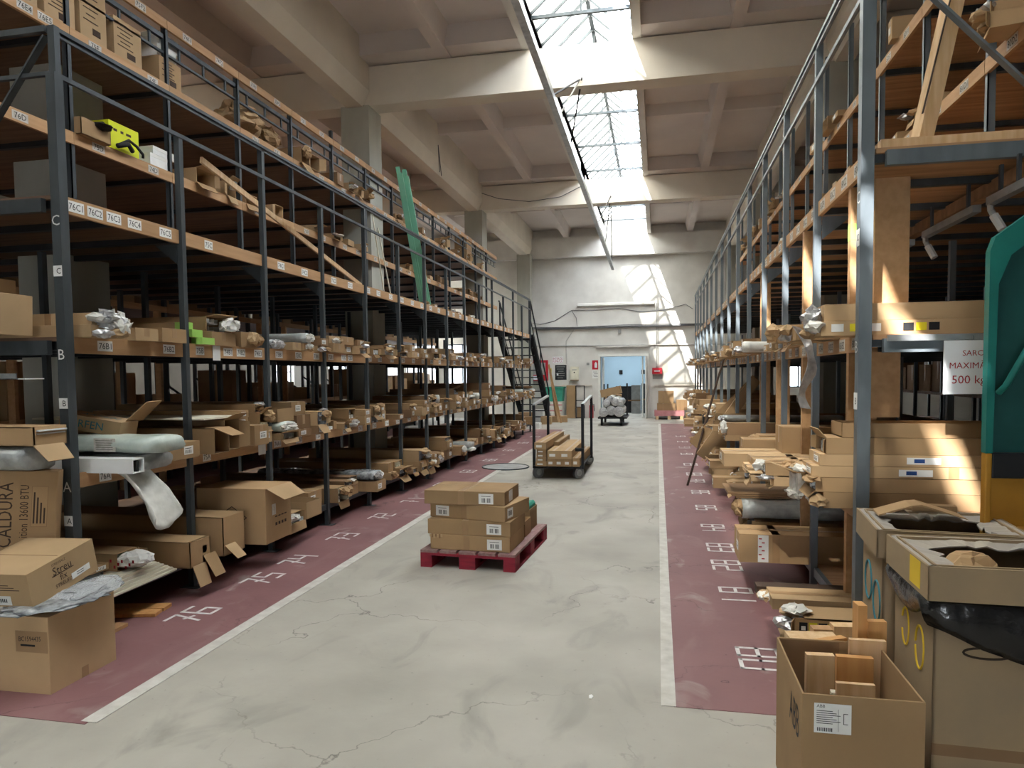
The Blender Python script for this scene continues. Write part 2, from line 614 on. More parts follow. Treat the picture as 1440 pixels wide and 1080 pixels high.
S('wall_right', MB().box(XE, XE + .3, YF, YB + .3, 0, 7.6, 'plaster_shaded'))
# wall behind the camera; its unseen doorway is added for front fill light
mb = MB()
GX0, GX1, GZ = -1.9, -.3, 2.1
mb.box(XW, GX0, YF - .3, YF, 0, 7.6, 'plaster_wall').box(GX1, XE, YF - .3, YF, 0, 7.6, 'plaster_wall').box(GX0, GX1, YF - .3, YF, GZ, 7.6, 'plaster_wall')
S('wall_front', mb)

# roof: ribbed slabs between cross beams, open strips for the skylights
SKY = [(-1.86, -.367), (-9.6, -8.1)]
YS = -1.2               # the skylights start here
strips = [(XW, -9.6), (-8.1, -1.86), (-.367, XE)]
mb = MB()
for a, b in strips:
    mb.box(a, b, YF, YB, ZC, ZC + .25, 'concrete_ceiling')
for x0, x1 in SKY:
    mb.box(x0, x1, YF, YS - .02, ZC, ZC + .25, 'concrete_ceiling')
ribs = [-11.4, -6.4, -3.20, 1.09, 4.0, 8.6]
for x in ribs:
    mb.prism([(x - .09, ZR), (x + .09, ZR), (x + .16, ZC), (x - .16, ZC)], 'y', YF, YB, 'concrete_ceiling')
for x0, x1 in SKY:
    mb.box(x0 - .13, x0, YS, YB, ZR, 7.02, 'plaster_wall')
    mb.box(x1, x1 + .13, YS, YB, ZR, 7.02, 'plaster_wall')
ymid = [-.29, 6.97, 14.23, 21.5]
for y in ymid:
    for a, b in strips:
        mb.prism([(y - .05, ZC - .20), (y + .05, ZC - .20), (y + .12, ZC), (y - .12, ZC)], 'x', a, b, 'concrete_ceiling')
for y in BY:      # slab ends resting on the beams are thickened
    for a, b in strips:
        mb.box(a, b, y - .35, y + .75, ZR + .02, ZC, 'concrete_ceiling')
S('ceiling', mb)
for y in BY:
    mb = MB()
    mb.box(XW, XE, y, y + .35, BZ, ZR + .0, 'concrete_beam')
    S('beam_cross', mb)
for xa, xb in [(-4.92, -4.45), (2.28, 2.72)]:
    mb = MB()
    for i, y in enumerate(BY):
        y1 = (BY + [YB])[i + 1]
        mb.prism([(xa + .10, BZ - .02), (xb - .10, BZ - .02), (xb, BZ + .22), (xb, ZC), (xa, ZC), (xa, BZ + .22)], 'y', y + .35, y1, 'concrete_beam')
    S('beam_long', mb)
for xa, xb in [(-4.92, -4.45), (2.28, 2.72)]:
    for y in BY + [24.75]:
        if y < 6 and xa > 0:
            continue
        mb = MB()
        sh = -.49 if y == BY[1] else 0
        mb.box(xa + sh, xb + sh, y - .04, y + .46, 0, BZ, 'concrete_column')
        S('column', mb)

# skylight 1 above the aisle (and the neighbouring bays): gabled glazing on steel bars
for k, (x0, x1) in enumerate(SKY):
    xr = (x0 + x1) / 2
    ze, zr = 6.95, 7.62
    mb = MB()
    n = 52 if k == 0 else 0
    sp = (YB - YS) / 52
    if k == 0:
        for i in range(n + 1):
            y = YS + i * sp
            mb.bar((x0, y, ze), (xr, y, zr), .045, .05, 'steel_dark')
            mb.bar((x1, y, ze), (xr, y, zr), .03, .035, 'steel_dark')
    mb.bar((xr, YS, zr), (xr, YB, zr), .07, .07, 'steel_dark')
    yy = YS + 1.6
    while yy < YB:
        mb.bar((x0, yy, 6.93), (x1, yy, 6.93), .05, .05, 'steel_dark')
        if k == 0:
            mb.bar((xr, yy, 6.93), (xr, yy, zr), .03, .03, 'steel_dark')
        yy += 2.05
    S('window_frame', mb)
    xm, zm = xr + (x1 - xr) * .42, zr + .02 + (ze - zr - .02) * .42
    for j, (ga, gb) in enumerate([(YS, 18.2), (18.2, YB)]):
        ml = 'glass_dirty' if k or not j else 'glass_hazy'
        mr_ = 'glass_dirty' if k or not j else 'glass_clear'
        mb = MB().quad((x0 - .1, ga, ze - .08), (x0 - .1, gb, ze - .08), (xr, gb, zr + .02), (xr, ga, zr + .02), ml)
        S('window_%d' % (40 + 4 * k + 2 * j), mb)
        mb = MB()
        mb.quad((xr, ga, zr + .02), (xr, gb, zr + .02), (xm, gb, zm), (xm, ga, zm), mr_)
        mb.quad((xm, ga, zm), (xm, gb, zm), (x1 + .1, gb, ze - .08), (x1 + .1, ga, ze - .08), 'glass_clear' if k == 0 else 'glass_dirty')
        S('window_%d' % (41 + 4 * k + 2 * j), mb)
    for y in (YS, YB - .002):
        mb = MB()
        mb.prism([(x0 - .12, 6.4), (x1 + .12, 6.4), (x1 + .12, 7.0), (xr, 7.7), (x0 - .12, 7.0)], 'y', y - .02, y, 'plaster_wall')
        S('wall_gable', mb)
# roof covering outside the slabs

# ------------------------------------------------------------------ storage racks with a gallery on top
def make_rack(cfg):
    """side = +1: rack on the left, its face looks to +X; side = -1: rack on the right"""
    s, xf, xu, xb = cfg['side'], cfg['xf'], cfg['xu'], cfg['xb']
    y0, pitch, n = cfg['y0'], cfg['pitch'], cfg['n']
    y1 = y0 + pitch * n
    root = thing('storage_rack', cfg['label'], 'rack', (xf, y0, 0))
    lev = cfg['levels']
    st, deckm = cfg['steel'], cfg['deck']

    def part(mb, name, parent=None, **k):
        o = mb.build(name, None, **k)
        o.parent = parent or root
        for v in o.data.vertices:
            v.co -= root.location
        return o

    # front posts from floor to the gallery rail, alternating heights
    for i in range(n + 1):
        y = y0 + pitch * i
        w = .062 if i == 0 else .044
        top = cfg['rail'] if (i % 2 == 0 or cfg['tall']) else cfg['mid']
        mb = MB()
        xo = xf - s * w / 2 + (0 if i else (.036 if s > 0 else -.028))
        if i == 0:
            mb.box(xo - w / 2, xo + w / 2, y - w / 2, y + w / 2, 0, cfg['mid'] if not cfg['full'] else 6.2, st)
            if not cfg['full']:
                mb.box(xo - .015, xo + .03, y - .02, y + .02, cfg['mid'], cfg['rail'], st)
        else:
            mb.box(xo - w / 2, xo + w / 2, y - w / 2, y + w / 2, 0, lev[3][1], st)
            mb.box(xo - w / 2, xo + w / 2, y - w / 2, y - w / 2 + .007, lev[3][1], top, st)
            mb.box(*sorted((xo + s * (w / 2 - .007), xo + s * w / 2)), y - w / 2 + .007, y + w / 2, lev[3][1], top, st)
        mb.box(xo - .075, xo + .075, y - .05, y + .05, 0, .008, st)
        p = part(mb, 'post')
        if i == 0:
            for txt, z, kind in cfg['post_marks']:
                q = MB()
                if cfg['mark_face'] == 'y':
                    o = (xo, y - w / 2 - .002, z)
                    q_r, q_u = (1, 0, 0), (0, 0, 1)
                else:
                    o = (xf + s * (.002 + (.028 if s < 0 else 0)), y, z)
                    q_r, q_u = (0, s, 0), (0, 0, 1)
                if kind == 'plate':
                    q.plate(o, q_r, q_u, .060, .062 if s > 0 else .085, 'paper')
                    nrm = Vector(q_r).cross(Vector(q_u))
                    q.text(txt, Vector(o) + nrm * .0018 + Vector(q_r) * .008, q_r, q_u, .034, 'ink')
                else:
                    q.text(txt, o, q_r, q_u, .06, 'paper')
                part(q, 'letter_plate' if kind == 'plate' else 'painted_letter', p)
    # inner and rear posts
    for xx in cfg['inner']:
        for i in range(n + 1):
            y = y0 + pitch * i
            if s > 0 and abs(xx + 4.7) < .5 and any(c - .1 < y < c + .52 for c in BY[2:]):
                continue
            part(MB().box(xx - .022, xx + .022, y - .022, y + .022, 0, lev[3][0] if xx != xu else cfg['ptop'], st), 'inner_post')
    # levels: (underside, top of fascia, wood fascia?, reaches back to)
    for li, (za, zb, fascia, xback) in enumerate(lev):
        for i in range(n):
            ya, yb = y0 + pitch * i, y0 + pitch * (i + 1)
            xlo, xhi = sorted((xf - s * .05, xback))
            mb = MB()
            mb.box(xlo, xhi, ya + .002, yb - .002, zb - .034, zb - .008, deckm)
            for ym in (ya + .045, (ya + yb) / 2):
                mb.box(xlo, xhi, ym - .02, ym + .02, za + .02, zb - .034, 'steel_black' if s > 0 else 'steel_dark')
            if fascia:
                fx = sorted((xf - s * .048, xf - s * .022))
                mb.box(fx[0], fx[1], ya + .026, yb - .026, za, zb, 'pine')
            else:
                fx = sorted((xf - s * .05, xf - s * .02))
                mb.box(fx[0], fx[1], ya + .026, yb - .026, za, zb - .008, st)
            mb.prism([(xf - s * .05, za), (xf - s * .24, za), (xf - s * .05, za - .15)], 'y', yb - .016, yb - .008, st) if li == 3 else None
            d = part(mb, 'shelf_deck')
            for txt, y in cfg['tags'].get((li, i), []):
                q = MB()
                xo = xf - s * .022
                zc = (za + zb) / 2
                w = .125 if len(txt) > 3 else .10
                q.plate((xo, y, zc), (0, s, 0), (0, 0, 1), w, min(.066, zb - za - .02), 'paper_worn' if cfg['worn'] else 'paper')
                q.text(txt, (xo + s * .0018, y, zc), (0, s, 0), (0, 0, 1), .04, 'ink', maxw=w * .84)
                part(q, 'shelf_label', d)
    # gallery rail
    o = part(MB().box(xf - .035 if s > 0 else xf - .01, xf + .01 if s > 0 else xf + .035, y0, y1 + .02, cfg['rail'] - .012, cfg['rail'] + .012, cfg['rail_m']), 'handrail')
    part(MB().box(*sorted((xf, xf - s * .012)), y0, y1 + .02, cfg['rail'] - .04, cfg['rail'] + .01, cfg['rail_m']), 'handrail')
    part(MB().box(*sorted((xf + s * .006, xf - s * .014)), y0, y1 + .02, cfg['mid'] - .014, cfg['mid'] + .014, cfg['rail_m']), 'middle_rail')
    # upper shelves on the gallery
    for (za, zb, ybeg) in cfg['upper']:
        for i in range(n):
            ya, yb = cfg['yu'] + cfg['pu'] * i, cfg['yu'] + cfg['pu'] * (i + 1)
            if yb > y1 + .2:
                continue
            xlo, xhi = sorted((xu, cfg['xub']))
            mb = MB()
            fx = sorted((xu + s * .012, xu - s * .014))
            mb.box(fx[0], fx[1], ya + .003, yb - .003, za, zb, 'pine')
            if zb < cfg['open_above']:
                mb.box(xlo, xhi, ya + .002, yb - .002, zb - .03, zb - .006, deckm)
                mb.box(xlo, xhi, ya + .02, ya + .06, za + .02, zb - .03, 'steel_black' if s > 0 else 'steel_dark')
            else:
                part(mb, 'upper_shelf')
                mb = MB()
                mb.box(xhi - .05, xhi - .014, ya, yb, za - .09, za - .05, st)
                for k in range(3):
                    yk = ya + .2 + k * .36
                    mb.box(xhi - .04, xhi - .022, yk, yk + .02, za - .205, za - .06, st)
                mb.box(xhi - .045, xhi - .02, ya, yb, za - .22, za - .2, st)
            d = part(mb, 'upper_shelf' if zb < cfg['open_above'] else 'truss')
            for txt, y in cfg['utags'].get((round(zb, 2), i), []):
                q = MB()
                xo = xu + s * .012
                q.plate((xo, y, (za + zb) / 2), (0, s, 0), (0, 0, 1), .13, .06, 'paper_worn')
                q.text(txt, (xo + s * .0018, y, (za + zb) / 2), (0, s, 0), (0, 0, 1), .04, 'ink', maxw=.11)
                part(q, 'shelf_label', d)
    for i in range(n):
        y = cfg['yu'] + cfg['pu'] * i
        if y > y1 + .1:
            break
        mb = MB()
        mb.box(*sorted((xu, xu - s * .045)), y - .02, y - .012, lev[3][1], cfg['ptop'] + (.12 if i == 5 else 0), st)
        mb.box(*sorted((xu, xu - s * .008)), y - .02, y + .02, lev[3][1], cfg['ptop'] + (.12 if i == 5 else 0), st)
        part(mb, 'upper_post')
    # end frame facing the camera: channels along X on every level, rails and a brace
    for za, zb, fascia, xback in lev:
        xlo, xhi = sorted((xf - s * .09, xback))
        part(MB().box(xlo, xhi, y0 - .035, y0 + .0, za - .01, zb - .03, cfg['rail_m']), 'end_beam')
    xlo, xhi = sorted((xf - s * .03, xu))
    if s > 0:
        part(MB().box(xlo, xhi, y0 - .02, y0 + .01, cfg['rail'] - .03, cfg['rail'] + .005, st), 'end_rail')
        part(MB().box(xlo, xhi, y0 - .012, y0 + .012, cfg['mid'] - .012, cfg['mid'] + .012, st), 'end_rail')
    for p, q in cfg['braces']:
        part(MB().bar(p, q, .012, .042, cfg['rail_m'], up=(0, 1, 0)), 'brace')
    return root, part


def bay_tags(pairs, y0, pitch):
    d = {}
    for li, txt, y in pairs:
        i = int((y - y0) / pitch)
        ya, yb = y0 + pitch * i, y0 + pitch * (i + 1)
        y = min(max(y, ya + .1), yb - .1)
        d.setdefault((li, i), []).append((txt, y))
    return d


LX, LU, LY0, LP, LN = -3.46, -4.40, 3.565, 1.117, 14
tags = [(3, t, y) for t, y in [('76C1', 3.712), ('76C2', 3.863), ('76C3', 4.019), ('76C4', 4.205), ('76C5', 4.511), ('75C', 5.007), ('74C1', 6.1), ('74C2', 6.55)]]
tags += [(2, t, y) for t, y in [('76B1', 3.901), ('76B2', 4.505), ('75B', 4.858), ('74B1', 5.221), ('74B2', 5.405), ('74B3', 5.669), ('73B1', 6.02), ('73B2', 6.384), ('73B3', 6.757), ('72B1', 7.085), ('72B2', 7.407), ('72B3', 7.577)]]
tags += [(1, '75A', 4.9), (1, '74A1', 5.95), (1, '74A2', 6.35), (1, '73A', 6.75), (1, '76A', 3.86)]
y, k = 7.2, 72
while y < 18.8:
    tags.append((3, '%dC%d' % (k, 1 + int(y * 3) % 4), y))
    if y > 7.9:
        tags.append((2, '%dB%d' % (k, 1 + int(y * 3) % 4), y))
    tags.append((1, '%dA%d' % (k, 1 + int(y * 5) % 3), y + .2))
    y += .42
    k = 72 - int((y - 7.2) / 1.05)
ut = {}
for zt, ls in [(3.49, [('76D', 4.223), ('75D', 4.93), ('74D', 5.556)]), (4.28, [('76E4', 4.30), ('76E5', 4.47), ('75E', 4.935), ('74E', 5.588)])]:
    for t, y in ls:
        i = int((y - 3.57) / 1.117)
        ut.setdefault((zt, i), []).append((t, y))
for i in range(3, 13):
    for j in range(2):
        yy = 3.57 + 1.117 * i + .3 + .45 * j
        ut.setdefault((4.28, i), []).append(('%dE%d' % (76 - i, j + 1), yy))
        ut.setdefault((3.49, i), []).append(('%dD%d' % (76 - i, j + 1), yy))
for i in range(1, 13):
    for j in range(2):
        ut.setdefault((4.86, i), []).append(('%dF%d' % (76 - i, j + 1), 3.57 + 1.117 * i + .28 + .5 * j))
LB = -5.95
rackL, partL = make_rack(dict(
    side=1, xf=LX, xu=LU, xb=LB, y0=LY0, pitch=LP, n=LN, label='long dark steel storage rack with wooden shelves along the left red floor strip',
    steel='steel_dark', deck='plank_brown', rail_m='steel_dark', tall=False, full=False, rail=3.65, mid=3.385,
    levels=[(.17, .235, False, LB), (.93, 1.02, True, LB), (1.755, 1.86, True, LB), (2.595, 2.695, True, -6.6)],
    inner=[-4.72, LB], upper=[(3.40, 3.49, 0), (4.19, 4.28, 0), (4.78, 4.86, 0)], open_above=4.7, xub=-6.5, yu=3.57, pu=1.117, ptop=4.86,
    post_marks=[('C', 2.53, 'paint'), ('C', 2.235, 'plate'), ('B', 1.745, 'paint'), ('B', 1.455, 'plate'), ('A', .955, 'paint'), ('A', .75, 'plate')], mark_face='y', worn=False,
    tags=bay_tags(tags, LY0, LP), utags=ut, braces=[((LX - .04, LY0, 3.60), (-3.98, LY0, 3.02))]))

RX, RU, RY0, RP, RN = 1.02, 2.0, 3.87, 1.19, 14
tags = []
y, k = 4.1, 80
while y < 20.0:
    for li, c in ((3, 'C'), (2, 'B')):
        tags.append((li, '%d%s%d' % (k, c, 1 + int(y * 4) % 4), y))
    y += .27
    k = 80 + int((y - 4.1) / 1.19)
ut = {}
for i in range(14):
    for j in range(2):
        ut.setdefault((3.52, i), []).append(('%dD%d' % (80 + i, j + 1), 3.87 + 1.1 * i + .3 + .45 * j))
        ut.setdefault((4.40, i), []).append(('%dE%d' % (80 + i, j + 1), 3.87 + 1.1 * i + .35 + .45 * j))
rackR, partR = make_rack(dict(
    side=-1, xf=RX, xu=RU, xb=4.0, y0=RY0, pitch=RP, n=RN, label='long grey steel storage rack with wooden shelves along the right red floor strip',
    steel='steel_grey', deck='plank_brown_lit', rail_m='steel_grey', tall=True, full=True, rail=3.75, mid=3.50,
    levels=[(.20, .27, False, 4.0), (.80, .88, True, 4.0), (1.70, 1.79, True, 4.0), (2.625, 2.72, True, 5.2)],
    inner=[2.3, 4.0], upper=[(3.43, 3.52, 0), (4.30, 4.40, 0)], open_above=9, xub=4.6, yu=3.87, pu=1.1, ptop=5.3,
    post_marks=[('C', 2.47, 'paint'), ('C', 2.27, 'plate'), ('B', 1.72, 'paint'), ('B', 1.445, 'plate')], mark_face='x', worn=True,
    tags=bay_tags(tags, RY0, RP), utags=ut, braces=[((1.25, RY0 - .03, 3.46), (1.95, RY0 - .03, 2.70))]))
# timber uprights between the shelves of the right rack
UPR = []
for (x, y, w, d, z0, z1, mm) in [(1.13, 4.30, .15, .05, .27, 2.62, 'pine'), (1.22, 4.13, .17, .045, 1.96, 2.62, 'pine'), (1.20, 4.16, .18, .05, .27, .80, 'pine'), (1.20, 4.16, .16, .05, 1.345, 1.70, 'pine'),
                               (1.10, 5.535, .11, .05, .27, 2.62, 'pine'), (1.08, 6.55, .11, .05, .88, 1.70, 'pine'), (1.12, 7.9, .1, .05, .88, 2.62, 'pine')]:
    mb = MB().box(x - w / 2, x + w / 2, y - d / 2, y + d / 2, z0, z1, mm)
    if x == 1.13:
        mb.box(x - w / 2 - .001, x + w / 2 + .001, y - d / 2 - .001, y + d / 2 + .001, 2.33, 2.42, 'label_green')
    partR(mb, 'timber_upright')
    UPR.append((y, d))
# light fittings hanging under the right gallery
for i, (yn, yf) in enumerate([(3.72, 4.12), (4.28, 5.03), (5.28, 6.02)]):
    r = thing('strip_light', ['nearest', 'middle', 'farthest'][i] + ' grey metal strip light under the right gallery', 'light', (1.69, yn, 2.45), group='strip lights under the right gallery')
    l = yf - yn
    MB().box(-.022, .022, 0, l, 0, .04, 'galvanised').build('channel', r)
    MB().box(-.008, .008, .1, .12, .04, .175, 'steel_dark').build('hanger', r)
    MB().box(-.008, .008, l - .12, l - .1, .04, .175, 'steel_dark').build('hanger', r)
    MB().tube([(0, l, .02), (.01, l + .02, -.02), (.02, l + .01, -.05)], .016, 'galvanised').tube([(.02, l + .01, -.05), (.05, l - .02, -.13)], .022, 'plastic_white').build('lamp_holder', r)
for (x, y1_) in [(1.86, 6.1)]:
    partR(MB().box(x - .035, x + .035, 3.9, y1_, 2.585, 2.655, 'plank_brown_lit'), 'timber_joist')

# steel stairs at the far end of the left rack
st = thing('metal_staircase', 'open black steel staircase at the far end of the left rack', 'stairs', (-3.9, 19.3, 0))
ya, yb, zt = 19.35, 22.6, 2.69
for x in (-4.35, -3.48):
    world_child(MB().bar((x, ya, zt), (x, yb, .12), .03, .16, 'steel_black', up=(1, 0, 0)).build('stringer', st))
for k in range(12):
    f = (k + .5) / 12
    y, z = ya + (yb - ya) * f, zt + (.12 - zt) * f
    world_child(MB().box(-4.34, -3.49, y - .12, y + .12, z - .03, z, 'steel_black').build('tread', st))
for x in (-4.35, -3.48):
    mb = MB()
    mb.tube([(x, 19.25, 3.65), (x, ya, 3.62), (x, yb, 1.05), (x, yb + .02, .1)], .022, 'steel_black')
    mb.tube([(x, ya, 3.12), (x, yb, .58)], .016, 'steel_black')
    mb.tube([(x, ya, 2.6), (x, ya, 3.62)], .022, 'steel_black')
    mb.tube([(x, 21.0, 1.4), (x, 21.0, 2.32)], .018, 'steel_black')
    world_child(mb.build('stair_rail', st))
# an added backing rack further right and a second rack further left, seen through the first ones
BR = random.Random(5)


def ORDN(n):
    w = 'first second third fourth fifth sixth seventh eighth ninth tenth eleventh twelfth thirteenth fourteenth fifteenth sixteenth seventeenth eighteenth nineteenth twentieth'.split()
    return w[n] if n < 20 else ('twenty ' + w[n - 20] if n < 29 else 'thirtieth' if n == 29 else 'thirty ' + w[n - 30])


bk = thing('storage_rack', 'second dark rack with timber uprights visible through the gaps of the left rack', 'rack', (-9.2, 4.0, 0))
for i in range(18):
    y = 4.0 + 1.15 * i
    mb = MB()
    for x in (-7.6, -9.6):
        mb.box(x - .03, x + .03, y - .03, y + .03, 0, 4.5, 'steel_dark')
    mb.bar((-7.6, y, .3), (-9.6, y, 1.6), .02, .04, 'steel_dark')
    world_child(mb.build('post_frame', bk))
    if i < 17:
        for j in range(2):
            for zz, hm in ((1.08, .75), (2.68, .6)):
                if BR.random() < .72:
                    w, h = BR.uniform(.3, .5), BR.uniform(.25, hm)
                    o = thing('stored_carton', 'dim carton on second rack behind left rack, %s shelf, %s along' % ('lower' if zz < 2 else 'upper', ORDN(2 * i + j)), 'carton', (-7.62, y + .32 + .52 * j, zz + .002), group='cartons on the second rack')
                    MB().box(-.7, 0, -w / 2, w / 2, 0, h, BR.choice(['cardboard', 'cardboard_dark', 'cardboard_pale'])).box(-.5, .001, -.02, .02, h * .4, h + .001, 'tape').build('carton_body', o)
        for z in (.25, 1.02, 2.62, 3.4):
            world_child(MB().box(-9.6, -7.57, y, y + 1.14, z, z + .06, 'plank_brown').box(-7.57, -7.54, y, y + 1.14, z, z + .09, 'pine').build('shelf', bk))
bk2 = thing('storage_rack', 'added dark backing rack of cartons behind the right rack', 'rack', (6.6, 4.0, 0))  # added to block the lit wall, so the gaps stay dark
for i in range(12):
    y = 4.0 + 1.6 * i
    world_child(MB().box(6.0, 6.06, y - .03, y + .03, 0, 4.2, 'steel_dark').build('post', bk2))
    world_child(MB().box(7.4, 7.46, y - .03, y + .03, 0, 4.2, 'steel_dark').build('post', bk2))
    if i < 11:
        for z in (.25, 1.05, 2.0, 3.0):
            world_child(MB().box(6.0, 7.46, y, y + 1.59, z, z + .06, 'plank_brown').build('shelf', bk2))
        for zz, hm in ((1.112, .8), (2.062, .8)):
            for j in range(2):
                w, h = BR.uniform(.6, .72), BR.uniform(.55, hm)
                o = thing('stored_carton', 'added dark carton on the rack behind right rack, %s shelf, %s along' % ('lower' if zz < 2 else 'upper', ORDN(2 * i + j)), 'carton', (6.08, y + .40 + .76 * j, zz), group='added cartons behind the right rack')
                MB().box(0, .7, -w / 2, w / 2, 0, h, 'cardboard_dark').box(-.001, .5, -.02, .02, h * .4, h + .001, 'tape').build('carton_body', o)
for i, y in enumerate([4.6, 5.1, 5.9, 6.9, 7.3, 8.6, 9.4, 10.9, 12.2, 13.1]):
    world_child(MB().box(-7.52, -7.42, y, y + .05, 0, 2.62, 'pine').build('timber_upright', bk))

# ------------------------------------------------------------------ goods
def flap(parent, p, axis, length, width, ang, m, name='flap', t=.005):
    """cardboard flap hinged at p along axis ('y' or 'z') at the aisle end (local +X side), swung by ang from straight ahead"""
    mb = MB()
    if axis == 'y':
        d = Vector((math.cos(ang), 0, math.sin(ang)))
        a = Vector((0, width / 2, 0))
    else:
        d = Vector((math.cos(ang), math.sin(ang), 0))
        a = Vector((0, 0, width / 2))
    n = d.cross(a).normalized() * t
    p = Vector(p)
    k = .86
    vs = [p - a, p + a, p + a * k + d * length, p - a * k + d * length]
    vs += [v + n for v in vs]
    mb.add(vs, [(0, 1, 2, 3), (7, 6, 5, 4), (0, 4, 5, 1), (1, 5, 6, 2), (2, 6, 7, 3), (3, 7, 4, 0)], m)
    return mb.build(name, parent)


def carton(name, label, cat, group, X, Y, Z, L, w, h, side=1, kind='closed', m='cardboard', rz=0, rng=None, far=False, content='profile'):
    rng = rng or rnd
    root = thing(name, label, cat, (X, Y, Z), (0, 0, (0 if side > 0 else math.pi) + rz), group)
    hw = w / 2
    if kind in ('closed', 'labelled', 'crumpled'):
        mb = MB().box(-L, 0, -hw, hw, 0, h, m)
        mb.box(-L * .9, .0006, -min(.025, hw * .4), min(.025, hw * .4), h - .001, h + .0008, 'tape')
        mb.box(-.001, .0008, -min(.025, hw * .4), min(.025, hw * .4), h * .35, h, 'tape')
        if not far:
            xm = -L * rng.uniform(.1, .25)
            mb.box(xm, xm + .05, -hw - .0008, hw + .0008, .0, h, 'tape') if rng.random() < .4 else None
        mb.build('carton_body', root, bevel=0 if far else .004)
        if kind == 'labelled' or rng.random() < .3:
            q = MB()
            lw, lh = min(w * .5, .10), min(h * .55, .06)
            yy = rng.uniform(-1, 1) * (hw - lw / 2) * .7
            q.plate((.0012, yy, h * .5), (0, 1, 0), (0, 0, 1), lw, lh, 'paper')
            if not far:
                for k in range(5):
                    q.box(.0024, .0028, yy - lw * .38 + k * lw * .15, yy - lw * .38 + k * lw * .15 + lw * .06, h * .5 - lh * .35, h * .5 + lh * .05, 'ink')
                q.box(.0024, .0028, yy - lw * .4, yy + lw * .3, h * .5 + lh * .2, h * .5 + lh * .28, 'ink')
            q.build('paper_label', root)
        if kind == 'crumpled':
            for k in range(2):
                blob((.02, rng.uniform(-.5, .5) * w, h * rng.uniform(.3, .8)), (.045, hw * .6, h * .4), rng.choice(['cardboard_pale', 'cardboard', 'film_white', 'foil']), rng.random() * 9, .5, 2, 'torn_end', root)
    else:
        t = .006
        mb = MB()
        mb.box(-L, 0, -hw, hw, 0, t, m)
        if kind == 'tray':
            mb.box(-L, 0, -hw, -hw + t, 0, h, m).box(-L, 0, hw - t, hw, 0, h, m).box(-t, 0, -hw, hw, 0, h, m).box(-L, -L + t, -hw, hw, 0, h, m)
        else:
            mb.box(-L, 0, -hw, -hw + t, t, h, m).box(-L, 0, hw - t, hw, t, h, m)
            mb.box(-L, -rng.uniform(0, .05) if kind == 'torn' else 0, -hw, hw, h - t, h, m)
            mb.box(-L, -L * .45, -hw + t, hw - t, t, h - t, 'cavity_shade')  # solid near-black block paints the shade inside the hollow carton
        mb.build('carton_body', root)
        if kind in ('open', 'torn'):
            fl = rng.uniform(.5, .9) * min(w, h) * .9
            if rng.random() < .8:
                flap(root, (0, 0, t / 2), 'y', fl, w, -rng.uniform(.5, 1.3), m)
            if rng.random() < .5:
                flap(root, (0, 0, h - t / 2), 'y', fl, w, rng.uniform(-.5, .9), m)
            if rng.random() < .5:
                flap(root, (0, hw - t, h / 2), 'z', fl * .8, h * .9, rng.uniform(.4, 1.5), m)
            if rng.random() < .4:
                flap(root, (0, -hw, h / 2), 'z', fl * .8, h * .9, -rng.uniform(.4, 1.5), m)
        # contents
        if kind in ('open', 'torn') and content:
            nz, ny = max(1, int((h - .02) / .035)), max(1, int((w - .02) / .05))
            nz, ny = min(nz, 5), min(ny, 4)
            mm = {'profile': rng.choice(['plastic_white', 'aluminium', 'plank_pale', 'plastic_grey']), 'white': 'plastic_white', 'grey': 'aluminium', 'slat': 'plank_pale'}.get(content, 'plastic_white')
            for a in range(nz):
                for c in range(ny):
                    if rng.random() < .2 and nz > 1:
                        continue
                    yw = (w - 2 * t - .004) / ny
                    zh = (h - 2 * t - .004) / nz
                    yy = -hw + t + .002 + c * yw
                    zz = t + .001 + a * zh
                    xe = rng.uniform(-.05, .02)
                    pm = MB().box(-L * .4, xe, yy, yy + yw * .86, zz, zz + zh * .22, mm).box(-L * .4, xe, yy, yy + .005, zz, zz + zh * .78, mm).box(-L * .4, xe, yy + yw * .8, yy + yw * .86, zz, zz + zh * .78, mm)
                    pm.build('profile', root)
        if kind == 'torn':
            for k in range(2):
                blob((rng.uniform(-.01, .05), rng.uniform(-.4, .4) * w, h * rng.uniform(.5, 1.0)), (.05, hw * .5, h * .28), rng.choice(['cardboard_pale', 'film_white', 'foil', 'cardboard']), rng.random() * 9, .55, 2, 'torn_wrapping', root)
    return root


def bundle(name, label, cat, group, X, Y, Z, L, w, h, side=1, m='film_grey', rng=None, rz=0, end='foil'):
    """profiles wrapped in film: soft rounded tube with a crumpled mouth"""
    rng = rng or rnd
    root = thing(name, label, cat, (X, Y, Z), (0, 0, (0 if side > 0 else math.pi) + rz), group)
    vs, fs = [], []
    n, ns = 18, 26
    sd = rng.random() * 50
    for i in range(ns + 1):
        x = -L + L * i / ns
        for k in range(n):
            a = 2 * math.pi * k / n
            ca, sa = math.cos(a), math.sin(a)
            p = 3.2
            rr = 1 / (abs(ca) ** p + abs(sa) ** p) ** (1 / p)
            d = 1 + .16 * noise.noise(Vector((x * 5, ca * 1.5 + sd, sa * 1.5)))
            yy = ca * rr * w / 2 * d
            zz = max(.0, h / 2 + sa * rr * h / 2 * d)
            vs.append((x, yy, zz))
    for i in range(ns):
        for k in range(n):
            k2 = (k + 1) % n
            fs.append((i * n + k, i * n + k2, (i + 1) * n + k2, (i + 1) * n + k))
    fs.append(tuple(range(n))[::-1])
    fs.append(tuple(ns * n + k for k in range(n)))
    MB().add(vs, fs, m).build('film_wrap', root, smooth=True)
    if end:
        blob((.015, 0, h * .5), (.05, w * .42, h * .42), end, sd, .5, 3, 'crumpled_end', root)
    return root


